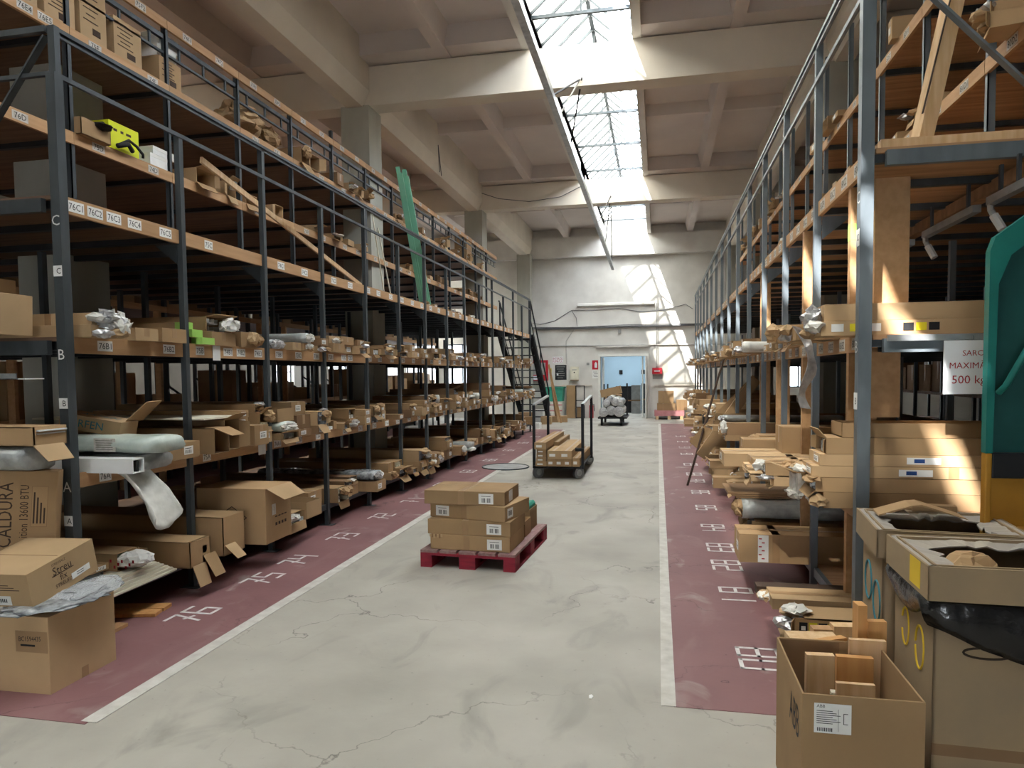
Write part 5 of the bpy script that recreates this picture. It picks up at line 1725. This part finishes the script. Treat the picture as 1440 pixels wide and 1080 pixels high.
# (block of the right column sits flush with the pallet edge)
for o in [c for c in pl.children if c.name.startswith('block')]:
    xs = [v.co.x for v in o.data.vertices]
    if min(xs) > pw - .15:
        for v in o.data.vertices:
            v.co.x += .04
z = .145
GP = 'cartons stacked on the red pallet'
for k, (x, y, w, d, h, rz, lab, lx) in enumerate([(-1.87, 5.56, .69, .50, .125, -3, 'lowest carton with a torn corner in the stack on the red pallet', .50), (-1.895, 5.57, .72, .50, .125, -3, 'second carton from the bottom in the stack on the red pallet', .52),
                                                 (-1.90, 5.66, .70, .52, .125, -12, 'twisted third carton with label at its left end on the red pallet', .06), (-1.925, 5.58, .70, .50, .115, -2, 'topmost carton in the stack on the red pallet', .48)]):
    c = thing('flat_carton', lab, 'carton', (x, y, z), (0, 0, R(rz)), GP)
    mb = MB().box(0, w, 0, d, 0, h, 'cardboard')
    mb.box(w * .42, w * .42 + .06, -.0008, d + .0008, -.0, h + .0008, 'tape')
    mb.build('carton_body', c, bevel=.005)
    q = MB().plate((lx + .06, -.001, h * .48), (1, 0, 0), (0, 0, 1), .125, .085, 'paper')
    for j in range(7):
        if j == 3:
            continue
        q.box(lx + .025 + .011 * j, lx + .031 + .011 * j, -.0028, -.002, h * .48 - .03, h * .48 + .006, 'ink')
    q.box(lx + .02, lx + .10, -.0028, -.002, h * .48 + .02, h * .48 + .024, 'ink')
    q.build('barcode_label', c)
    if k == 2:
        q = MB().plate((w + .001, .10, h * .5), (0, 1, 0), (0, 0, 1), .11, .08, 'paper')
        for j in range(6):
            q.box(w + .002, w + .0028, .065 + .012 * j, .072 + .012 * j, h * .5 - .02, h * .5 + .02, 'ink')
        q.build('barcode_label', c)
    if k == 3:
        MB().plate((w + .001, .2, h * .5), (0, 1, 0), (0, 0, 1), .12, .09, 'paper').build('barcode_label', c)
        MB().box(0, w, d * .62, d * .63, h - .0003, h + .001, 'tape').build('lid_seam', c)
    if k == 0:
        q = MB()
        for j in range(7):
            q.box(-.004 + .016 * j, .012 + .016 * j, -.0025, .002, h - .02 - .006 * (j % 3), h + .001, 'cardboard_dark' if j % 2 else 'cardboard_pale')
        q.build('torn_corner', c)
    z += h + .0006
for k, (y, h, dd) in enumerate([(6.12, .14, .22), (6.37, .20, .28)]):
    c = thing('carton_tray', ['low brown tray box behind the carton stack on the red pallet', 'taller brown tray box with dark green foam on the red pallet'][k], 'box', (-1.66, y, .145), (0, 0, R(-3.4)), 'tray boxes on the red pallet')
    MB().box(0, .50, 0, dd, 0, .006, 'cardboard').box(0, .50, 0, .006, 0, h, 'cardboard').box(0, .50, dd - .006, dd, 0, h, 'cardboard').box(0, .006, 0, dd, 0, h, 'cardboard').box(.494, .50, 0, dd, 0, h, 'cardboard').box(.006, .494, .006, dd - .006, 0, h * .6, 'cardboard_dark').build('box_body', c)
    if k:
        MB().prism([(.02, h * .6), (.02, h + .03), (.12, h + .05), (.30, h + .02), (.47, h + .045), (.488, h + .02), (.488, h * .6)], 'y', .01, dd - .01, 'bin_green').build('foam_insert', c)
# manhole in the red strip
o = thing('manhole_cover', 'round grey steel manhole cover set in the floor beside the red strip', 'manhole cover', (-2.57, 11.75, .0044))
MB().tube([(0, 0, 0), (0, 0, .006)], .40, 'clay_grey', 32).build('cover_plate', o)
MB().tube([(.40 * math.cos(2 * math.pi * k / 32), .40 * math.sin(2 * math.pi * k / 32), .005) for k in range(33)], .012, 'steel_dark', 6).build('rim', o)
o = thing('paper_scrap', 'tiny white paper scrap on the bare concrete floor', 'litter', (-.325, 3.40, .002))
MB().prism([(-.008, -.02), (.006, -.024), (.012, .004), (.002, .022), (-.010, .012)], 'z', 0, .003, 'paper').build('scrap', o)

# ------------------------------------------------------------------ trolley with long cartons
tr = thing('platform_trolley', 'black platform trolley with tall side hoops carrying long cartons', 'trolley', (-1.50, 11.5, 0))
x0, x1, ya, yb = -1.86, -1.13, 10.52, 12.45


def tw(mb, name, parent=tr, **k):
    return world_child(mb.build(name, parent, **k))


tw(MB().box(x0, x1, ya, yb, .175, .20, 'steel_black').box(x0, x1, ya - .02, ya + .02, .165, .205, 'steel_black'), 'platform')
for x in (x0 + .05, x1 - .06):
    for y in (ya + .10, yb - .15):
        wh = tw(MB().tube([(x - .020, y + .020, .090), (x + .020, y - .020, .090)], .089, 'plastic_grey', 18).tube([(x - .022, y + .022, .090), (x + .022, y - .022, .090)], .05, 'galvanised', 12), 'wheel')
        tw(MB().box(x - .03, x + .03, y - .03, y + .03, .150, .175, 'steel_grey'), 'fork')
for x in (x0 - .01, x1 + .01):
    tw(MB().bar((x, ya + .10, .15), (x, ya + .10, 1.12 if x < -1.5 else 1.14), .042, .042, 'steel_black'), 'hoop_post')
    tw(MB().bar((x, yb - .4, .15), (x, yb - .4, 1.22), .042, .042, 'steel_black'), 'hoop_post')
    tw(MB().bar((x, ya + .10, 1.13), (x, yb - .4, 1.22), .042, .030, 'galvanised').bar((x, yb - .4, 1.22), (x, yb - .25, 1.05), .03, .03, 'steel_black'), 'hoop_rail')
tw(MB().box(x1 - .10, x1 + .03, ya + .06, ya + .12, .42, .47, 'steel_black'), 'latch')
GT = 'long cartons on the black trolley'


def tcart(lab, xa, xb, za, zb, ya_=10.45, yb_=12.2, m='cardboard'):
    c = thing('long_carton', lab, 'carton', ((xa + xb) / 2, ya_, za), group=GT)
    w, h = xb - xa, zb - za
    MB().box(-w / 2, w / 2, 0, yb_ - ya_, 0, h, m).box(-.02, .02, .0, yb_ - ya_, h, h + .0006, 'tape').build('carton_body', c, bevel=.003)
    q = MB().plate((-w * .1, -.001, h * .45), (1, 0, 0), (0, 0, 1), w * .5, h * .35, 'paper')
    q.build('end_label', c)


tcart('bottom carton of the left pile on the black trolley', -1.82, -1.65, .202, .27)
for k in range(3):
    tcart('%s slim carton of the left pile on the black trolley' % ['lower', 'middle', 'upper'][k], -1.81 + .005 * k, -1.66, .272 + .063 * k, .333 + .063 * k)
tcart('wide topmost carton of the left pile on the black trolley', -1.83, -1.655, .462, .565, 10.42, 12.5, 'cardboard_pale')
tcart('carton bridging behind the left pile on the black trolley', -1.645, -1.56, .34, .50, 11.2, 12.6)
for k in range(3):
    tcart('%s carton of the bottom middle row on the black trolley' % ['leftmost', 'central', 'rightmost'][k], -1.64 + .125 * k, -1.518 + .125 * k, .202, .315)
for k in range(2):
    tcart('%s carton of the top middle row on the black trolley' % ['left', 'right'][k], -1.635 + .185 * k, -1.452 + .185 * k, .317, .44, 10.44, 12.3, 'cardboard_pale')
tcart('low carton at the right side of the black trolley', -1.26, -1.15, .202, .33)

# ------------------------------------------------------------------ far trolley with wrapped rolls
t2 = thing('platform_trolley', 'far trolley near the doorway loaded with film wrapped rolls', 'trolley', (-1.4, 22.2, 0))


def t2w(mb, name, **k):
    return world_child(mb.build(name, t2, **k))


t2w(MB().box(-1.79, -.92, 21.4, 23.2, .22, .27, 'steel_black'), 'platform')
for x in (-1.68, -1.10):
    for y in (21.55, 23.0):
        t2w(MB().tube([(x - .03, y, .11), (x + .03, y, .11)], .105, 'rubber', 16), 'wheel')
        t2w(MB().box(x - .04, x + .04, y - .04, y + .04, .19, .23, 'steel_black'), 'fork')
t2w(MB().box(-1.74, -1.70, 23.0, 23.06, .25, 1.25, 'steel_black'), 'hoop_post')
t2w(MB().box(-1.62, -1.58, 23.0, 23.06, .25, 1.25, 'steel_black'), 'hoop_post')
t2w(MB().box(-.975, -.925, 22.3, 22.36, .25, 1.28, 'steel_black'), 'end_post')
GW = 'film wrapped rolls on the far trolley'
for k, (x, z, r, m) in enumerate([(-1.62, .42, .145, 'film_white'), (-1.39, .47, .15, 'film_grey'), (-1.15, .44, .16, 'film_white'), (-1.52, .71, .12, 'plastic_grey'), (-1.26, .74, .13, 'film_white'), (-1.13, .70, .11, 'film_grey'), (-1.40, .83, .09, 'film_white')]):
    o = thing('wrapped_roll', ['left lower roll', 'middle lower roll', 'right lower roll', 'dark roll in the second layer', 'pale roll in the second layer', 'right roll in the second layer', 'topmost thin roll'][k] + ' wrapped in film on the far trolley', 'roll', (x, 21.35, z), group=GW)
    MB().tube([(0, 0, 0), (0, .02, 0), (0, 1.6, 0)], r, m, 16).build('film_wrap', o, smooth=False)
    blob((0, 0, 0), (r * .9, .03, r * .9), 'foil', k, .3, 3, 'crumpled_end', o)
o = thing('flat_board_box', 'brown board box tilted on top of the film wrapped rolls', 'box', (-1.42, 22.5, .90), (0, -.22, 0))
MB().box(-.34, .30, -.15, .4, 0, .24, 'cardboard').box(.30, .304, -.15, .4, 0, .24, 'cardboard_pale').build('box_body', o)

# ------------------------------------------------------------------ things on and along the end wall
WY = YB - .0


def wallplate(name, label, cat, x0, x1, z0, z1, m, depth=.006, group=None, y=None):
    y = WY if y is None else y
    o = thing(name, label, cat, ((x0 + x1) / 2, y, z0), group=group)
    MB().box((x0 - x1) / 2, (x1 - x0) / 2, -depth, -.001, 0, z1 - z0, m).build('panel', o)
    return o


o = wallplate('fire_extinguisher_sign', 'small red fire extinguisher sign left of the doorway', 'sign', -2.32, -2.06, 1.74, 2.07, 'sign_red')
MB().box(-.045, .045, -.009, -.006, .06, .23, 'sign_white').box(-.02, .02, -.009, -.006, .23, .27, 'sign_white').build('pictogram', o)
o = wallplate('notice_sheet', 'white notice sheet below the fire extinguisher sign', 'sign', -2.32, -2.02, 1.42, 1.70, 'paper')
q = MB()
for k in range(4):
    q.plate((-.05 + .03 * (k % 2), -.0065, .23 - .055 * k), (1, 0, 0), (0, 0, 1), .14, .02, 'clay_grey')
q.build('print', o)
o = wallplate('warning_sign', 'white sign with two lines of red lettering above the black notice board', 'sign', -3.76, -3.37, 1.99, 2.22, 'sign_white')
MB().text('INTERZIS', (0, -.0075, .16), (1, 0, 0), (0, 0, 1), .085, 'ink_red', maxw=.36).text('FUMATUL', (0, -.0075, .06), (1, 0, 0), (0, 0, 1), .085, 'ink_red', maxw=.36).build('lettering', o)
o = wallplate('notice_board', 'black notice board with pale lines of print', 'sign', -3.67, -3.25, 1.38, 1.92, 'sign_black')
q = MB()
for k in range(6):
    q.plate((-.02 * (k % 2), -.0065, .47 - .08 * k), (1, 0, 0), (0, 0, 1), .32 - .06 * (k % 3), .018, 'clay_grey')
q.plate((-.12, -.0065, .2), (1, 0, 0), (0, 0, 1), .06, .09, 'sign_white')
q.build('print', o)
o = wallplate('meter_cabinet', 'cream metal meter cabinet between the black notice board and the doorway', 'cabinet', -3.10, -2.80, 1.38, 1.85, 'plank_pale', .14)
MB().box(-.13, .13, -.148, -.14, .06, .44, 'plank_pale').build('cabinet_door', o)
MB().box(-.025, .02, -.152, -.148, .24, .28, 'ink').box(-.08, .08, -.150, -.148, .34, .37, 'clay_grey').box(-.15, .15, -.15, -.002, -.03, 0, 'cardboard_dark').build('lock_plate', o)
o = wallplate('hydrant_cabinet', 'red fire hydrant cabinet behind the steel staircase', 'cabinet', -4.75, -3.92, 1.35, 2.10, 'sign_red', .16)
MB().box(-.34, .34, -.166, -.16, .22, .66, 'clay_grey').build('cabinet_glass', o)
MB().box(-.38, .1, -.17, -.16, .04, .18, 'sign_white').build('label_strip', o)
o = wallplate('hydrant_mark', 'small black and yellow mark beside the red hydrant cabinet', 'sign', -3.89, -3.80, 1.62, 1.80, 'label_yellow')
MB().box(-.03, .03, -.009, -.006, .04, .14, 'ink').build('pictogram', o)
o = wallplate('emergency_lamp', 'red emergency lamp box on the wall right of the doorway', 'lamp', -.20, .14, 1.56, 1.77, 'sign_red', .12)
MB().box(-.10, .10, -.125, -.12, .08, .12, 'sign_white').build('lens', o)
wallplate('wall_patch', 'grey wall patch panel under the red emergency lamp', 'panel', -.18, .16, 1.38, 1.54, 'clay_grey', .01)
wallplate('paper_sheet', 'pale paper sheet right of the red emergency lamp', 'sign', .16, .34, 1.62, 1.92, 'plank_pale')
wallplate('switch_box', 'little grey switch box left of the fire sign', 'switch', -2.52, -2.42, 1.90, 1.99, 'clay_grey', .04)
wallplate('junction_box', 'grey junction box under the cable tray above the doorway', 'switch', -1.39, -1.28, 3.02, 3.16, 'clay_grey', .06)
o = tag(MB().box(-4.95, 3.0, YB - .10, YB - .005, 3.22, 3.28, 'cable_pale').build('cable_tray'), 'long grey cable tray running across the end wall', 'cable tray')
for k in range(3):
    q = MB().tube([(-4.9, YB - .11, 3.30 - .03 * k), (-2.9, YB - .11, 3.26 - .03 * k), (-1.2, YB - .11, 3.31 - .035 * k), (2.9, YB - .11, 3.28 - .02 * k)], .012, 'cable', 6).build('wall_cable')
    tag(q, ['upper dark cable along the grey cable tray on the end wall', 'middle dark cable along the grey cable tray on the end wall', 'lower dark cable along the grey cable tray on the end wall'][k], 'cable', 'cables along the wall tray')
q = MB().tube([(-4.9, YB - .03, 2.62), (-2.0, YB - .03, 2.60), (3.0, YB - .03, 2.56)], .022, 'cable_pale', 6).build('wall_pipe')
tag(q, 'thin grey pipe crossing the end wall above the doorway', 'pipe')
q = MB().tube([(-4.9, YB - .02, 3.55), (-4.2, YB - .02, 3.40), (-3.7, YB - .02, 3.50), (-3.05, YB - .02, 3.88), (-2.3, YB - .02, 3.86), (-1.35, YB - .02, 3.90), (-.6, YB - .02, 3.76), (.2, YB - .02, 3.80), (.95, YB - .02, 3.98), (1.2, YB - .02, 3.8)], .010, 'cable', 6).build('sagging_cable')
tag(q, 'black cable sagging in loops above the cable tray on the end wall', 'cable')
q = MB().tube([(-3.05, YB - .02, 3.87), (-2.88, YB - .02, 3.6), (-2.85, YB - .02, 3.3)], .010, 'cable', 6).tube([(-2.95, YB - .02, 3.22), (-3.26, YB - .02, 2.78), (-3.26, YB - .02, 1.95)], .012, 'cable_pale', 6).build('drop_cable')
tag(q, 'cable dropping down the end wall behind the black notice board', 'cable')
q = MB()
for x in (-.05, .0):
    q.tube([(x, YB - .02, 4.05), (x, YB - .02, 1.78)], .016, 'cable_pale', 6)
tag(q.build('conduit_pair'), 'pair of pale conduits dropping to the red emergency lamp', 'conduit')
# floor standing things at the end wall
o = thing('waste_bin', 'dark green plastic container left of the cardboard panel', 'container', (-3.62, 24.9, 0))
MB().prism([(-.36, .62), (.30, .62), (.34, 1.08), (-.40, 1.08)], 'y', -.25, .3, 'bin_green').box(-.42, .36, -.28, .33, 1.08, 1.13, 'bin_green').build('container_body', o)
o2 = thing('small_carton_pile', 'white and red printed boxes under the green container', 'box', (-3.6, 24.85, 0))
for k in range(3):
    c = thing('printed_carton', '%s white and red printed box under the green container' % ['lowest', 'middle', 'topmost'][k], 'box', (-3.62, 24.9, .02 + .2 * k), group='printed boxes under the green container')
    MB().box(-.34, .30, -.24, .28, 0, .195, 'film_white').box(-.34, .30, -.2412, -.24, .05, .10, 'pallet_pink').build('box_body', c)
bpy.data.objects.remove(o2)
o = thing('wooden_skid', 'low wooden skid under the printed boxes', 'skid', (-3.62, 24.9, 0))
MB().box(-.36, .34, -.26, .30, 0, .02, 'pine').build('skid_board', o)
o = thing('leaning_board', 'tall brown board panel leaning on the end wall', 'board', (-3.06, 25.15, 0), (R(-4), 0, 0))
MB().box(-.17, .15, -.04, .0, 0.002, 1.18, 'cardboard').build('panel', o)
o = thing('metal_stand', 'black open metal frame beside the brown board panel', 'frame', (-2.73, 25.1, 0))
mb = MB()
for x in (-.15, .15):
    mb.box(x - .016, x + .016, -.016, .016, 0, 1.17, 'steel_black')
for z in (.012, .40, .63, 1.155):
    mb.box(-.15, .15, -.016, .016, z - .012, z + .012, 'steel_black')
mb.build('frame_bars', o)
o = thing('brown_carton', 'brown carton standing inside the black metal frame', 'carton', (-2.73, 25.22, 0))
MB().box(-.12, .12, -.08, .08, 0, .38, 'cardboard').build('carton_body', o)
o = thing('fire_extinguisher', 'red fire extinguisher on the floor left of the doorway', 'extinguisher', (-2.33, 25.12, 0))
MB().tube([(0, 0, 0), (0, 0, .40), (0, 0, .46)], .075, 'sign_red', 14).build('cylinder_body', o)
MB().tube([(0, 0, .46), (0, 0, .53)], .03, 'steel_black', 8).tube([(0, 0, .5), (.09, -.02, .5), (.11, -.02, .25)], .014, 'rubber', 6).build('valve_hose', o)
o = thing('wooden_pallet', 'pink red pallet at the end wall right of the doorway', 'pallet', (.38, 24.55, 0))
MB().box(-.5, .5, -.05, .7, .12, .30, 'pallet_pink').build('deck', o)
for x in (-.46, -.05, .36):
    MB().box(x, x + .1, -.05, .7, 0, .12, 'pine_pale').build('runner', o)
for k, (x, y, z, w, h, lab) in enumerate([(.28, 24.6, .302, .62, .24, 'lower wide brown carton on the pink pallet'), (.27, 24.65, .545, .52, .42, 'upper brown carton with tape on the pink pallet'), (.80, 24.7, .302, .36, .36, 'brown carton at the right end of the pink pallet')]):
    c = thing('brown_carton', lab, 'carton', (x, y, z), group='cartons on the pink pallet')
    MB().box(-w / 2, w / 2, 0, .4, 0, h, 'cardboard').box(-w * .22, -w * .1, -.001, .401, .0, h + .001, 'tape').box(w * .22, w * .32, -.001, .401, .0, h + .001, 'tape').build('carton_body', c)
# goods at the foot of the stairs
for k, (x, y, z, w, d, h, m, lab) in enumerate([(-3.95, 20.9, 0, .5, .4, .30, 'plastic_blue', 'blue plastic crate under the staircase'), (-3.60, 20.4, 0, .4, .3, .16, 'plastic_white', 'flat white package beside the blue crate'), (-3.9, 22.9, 0, .4, .4, .42, 'paper', 'white carton behind the staircase'),
                                               (-3.5, 22.2, 0, .34, .5, .24, 'cardboard_pale', 'tan carton at the foot of the staircase'), (-3.2, 23.1, 0, .5, .4, .20, 'cardboard', 'brown carton past the foot of the staircase'), (-3.95, 20.95, .302, .4, .3, .14, 'cardboard', 'brown carton on the blue crate')]):
    c = thing('storage_box', lab, 'box', (x, y, z), (0, 0, .1 * (k - 2)), 'boxes around the staircase')
    MB().box(-w / 2, w / 2, -d / 2, d / 2, 0, h, m).box(-w / 2 - .003, w / 2 + .003, -d / 2 - .003, d / 2 + .003, h - .04, h - .02, m).build('box_body', c)
for k in range(3):
    o = thing('timber_length', ['nearest plank leaning on the staircase rail', 'middle plank leaning on the staircase rail', 'farthest plank leaning on the staircase rail'][k], 'timber', (-3.3, 22.6 + .3 * k, 0), group='planks leaning on the staircase')
    world_child(MB().bar((-3.05 - .12 * k, 22.4 + .3 * k, .02), (-3.40, 22.1 + .25 * k, 1.9 - .2 * k), .06, .025, ['pine', 'pine_pale', 'cardboard_dark'][k], up=(0, 1, 0)).build('plank', o))
# room behind the doorway
for k, (x, y, w, h, m, lab) in enumerate([(-1.85, 28.4, .5, .9, 'cardboard', 'brown box stack seen through the doorway, left'), (-1.35, 28.7, .6, 1.05, 'steel_black', 'dark cabinet seen through the doorway, centre'), (-.85, 28.2, .35, 1.1, 'clay_grey', 'grey barrel shaped sack seen through the doorway'), (-.45, 28.6, .4, 1.15, 'steel_dark', 'dark shelf unit seen through the doorway, right'), (-1.55, 27.8, .3, .75, 'pine', 'wooden crate seen through the doorway')]):
    c = thing('stored_goods', lab, 'goods', (x, y, 0), group='goods beyond the doorway')
    MB().box(-w / 2, w / 2, -.2, .2, 0, h, m).box(-w / 2 - .01, w / 2 + .01, -.21, .21, h, h + .02, m).box(-w / 2 - .004, w / 2 + .004, -.204, -.2, h * .45, h * .5, 'cardboard_dark').build('body', c)
for x in (-1.55, -.62):
    o = thing('wall_socket', 'small black socket on the blue wall seen through the doorway, %s' % ('left' if x < -1 else 'right'), 'socket', (x, 30.39, 1.55), group='sockets on the blue wall')
    MB().box(-.07, .07, -.03, .0, 0, .18, 'ink').build('socket_plate', o)

# ------------------------------------------------------------------ hanging light trunking under the skylight and its rods
tk = thing('light_trunking', 'long grey light trunking hanging below the skylight', 'lighting track', (-1.40, 14.0, 5.1))
pts = [(-1.42, 4.0, 5.30), (-1.40, 9.3, 5.50), (-1.395, 12.5, 5.47), (-1.36, 22.0, 4.80)]
mb = MB()
for a, b in [((-1.44, 2.0, 5.62), (-1.36, 22.0, 4.80))]:
    mb.bar(a, b, .085, .05, 'galvanised')
    mb.bar((a[0] - .035, a[1], a[2] + .05), (b[0] - .035, b[1], b[2] + .05), .01, .06, 'galvanised').bar((a[0] + .035, a[1], a[2] + .05), (b[0] + .035, b[1], b[2] + .05), .01, .06, 'galvanised')
world_child(mb.build('channel', tk))
for (xa, yt, zt_, yb_) in [(-1.10, 10.58, 5.95, 9.6), (-1.10, 10.58, 5.95, 11.6), (-1.15, 17.84, 6.0, 16.6), (-1.15, 17.84, 6.0, 18.9), (-1.15, 17.84, 6.0, 21.6), (-1.3, 7.0, 6.92, 7.6)]:
    zb_ = 5.62 - (yb_ - 2.0) / 20 * .82 + .04
    xb_ = -1.44 + (yb_ - 2.0) / 20 * .08
    world_child(MB().tube([(xa, yt, zt_), (xb_, yb_, zb_)], .013, 'steel_black', 6).build('hanger_rod', tk))
q = MB().tube([(-1.10, 10.57, 6.0), (-1.12, 10.5, 5.9), (-1.3, 10.4, 5.55), (-1.40, 10.3, 5.32)], .012, 'cable_pale', 6).build('supply_cable')
tag(q, 'pale cable looping from the cross beam to the light trunking', 'cable')
q = MB().tube([(-4.6, 17.83, 6.33), (-4.0, 17.80, 6.10), (-3.2, 17.80, 5.98), (-2.4, 17.80, 6.05), (-1.9, 17.83, 6.28)], .009, 'cable', 6).build('sagging_cable')
tag(q, 'thin black cable sagging along the far cross beam', 'cable')
for k, (x, y) in enumerate([(-4.40, 14.0), (-4.46, 6.2)]):
    q = MB().tube([(x, y, 6.3), (x + .02, y, 5.75)], .008, 'cable', 5).tube([(x, y, 6.3), (x + .03, y + .1, 5.7)], .008, 'cable', 5).build('hanging_wire')
    tag(q, ['loose wire hanging on the far long concrete beam', 'loose wire hanging on the near long concrete beam'][k], 'wire')

# ------------------------------------------------------------------ light
w = bpy.data.worlds.new('sky')
SC.world = w
w.use_nodes = True
N, L = w.node_tree.nodes, w.node_tree.links
bgn = N['Background']
bgn.inputs['Color'].default_value = (.86, .93, 1.0, 1)
bgn.inputs['Strength'].default_value = 22.0


def portal(loc, rot, sx, sy):
    li = bpy.data.lights.new('sky_portal', 'AREA')
    li.shape = 'RECTANGLE'
    li.size, li.size_y = sx, sy
    li.cycles.is_portal = True
    o = bpy.data.objects.new('sky_portal', li)
    o.location, o.rotation_euler = loc, rot
    COL.objects.link(o)


for x0, x1 in SKY:
    portal(((x0 + x1) / 2, (YS + YB) / 2, 7.75), (0, 0, 0), x1 - x0 + .2, YB - YS)
portal(((GX0 + GX1) / 2, YF - .35, GZ / 2), (R(-90), 0, 0), GX1 - GX0, GZ)
portal((-9.6, YB + .35, 1.9), (R(90), 0, 0), 6.0, 1.7)
portal((6.1, YB + .35, 1.9), (R(90), 0, 0), 3.8, 1.7)
portal((XW - .35, 22.9, 1.75), (0, R(-90), 0), 1.6, 1.8)

sun = bpy.data.lights.new('sun', 'SUN')
sun.energy = 36
sun.angle = R(.6)
sun.color = (1, .97, .92)
so_ = bpy.data.objects.new('sun', sun)
d = Vector((1, 2.2, -2.8)).normalized()
so_.rotation_euler = d.to_track_quat('-Z', 'Y').to_euler()
so_.location = (-6, -10, 14)
COL.objects.link(so_)

# unseen lamp added to light the room beyond the doorway
cl = thing('room_fill_panel', 'added unseen lamp panel lighting the room beyond the doorway', 'lamp', (-1.2, 28.2, 3.1))
MB().box(-.8, .8, -.3, .3, 0, .06, 'white_paint').box(-.75, .75, -.25, .25, -.01, 0, 'room_fill_glow').build('fill_panel', cl)
al = bpy.data.lights.new('room_fill_light', 'AREA')
al.energy = 90
al.size = 1.4
al.color = (.85, .94, 1)
ao = bpy.data.objects.new('room_fill_light', al)
ao.location = (-1.2, 28.2, 3.05)
COL.objects.link(ao)

# ------------------------------------------------------------------ camera and view
cam = bpy.data.cameras.new('camera')
co = bpy.data.objects.new('camera', cam)
COL.objects.link(co)
SC.camera = co
F = 986.5
cam.sensor_fit = 'HORIZONTAL'
cam.sensor_width = 36
cam.lens = F / 1440 * 36
cam.shift_y = 36.2 / 1440
cam.clip_end = 200
yaw, pit, rol = .20535, .05055, -.01054
cy, sy = math.cos(yaw), math.sin(yaw)
f = Vector((-sy, cy, 0))
r = Vector((cy, sy, 0))
u = Vector((0, 0, 1))
f2 = f * math.cos(pit) - u * math.sin(pit)
u2 = u * math.cos(pit) + f * math.sin(pit)
r3 = r * math.cos(rol) + u2 * math.sin(rol)
u3 = u2 * math.cos(rol) - r * math.sin(rol)
M = Matrix((r3, u3, -f2)).transposed().to_4x4()
M.translation = (0, 0, 1.6)
co.matrix_world = M

vs_ = SC.view_settings
SC.display_settings.display_device = 'sRGB'
vs_.view_transform = 'Standard'
vs_.look = 'None'
vs_.gamma = 1
vs_.use_curve_mapping = False
vs_.exposure = -0.05
SC.cycles.max_bounces = 8
SC.cycles.diffuse_bounces = 6
SC.cycles.transparent_max_bounces = 12
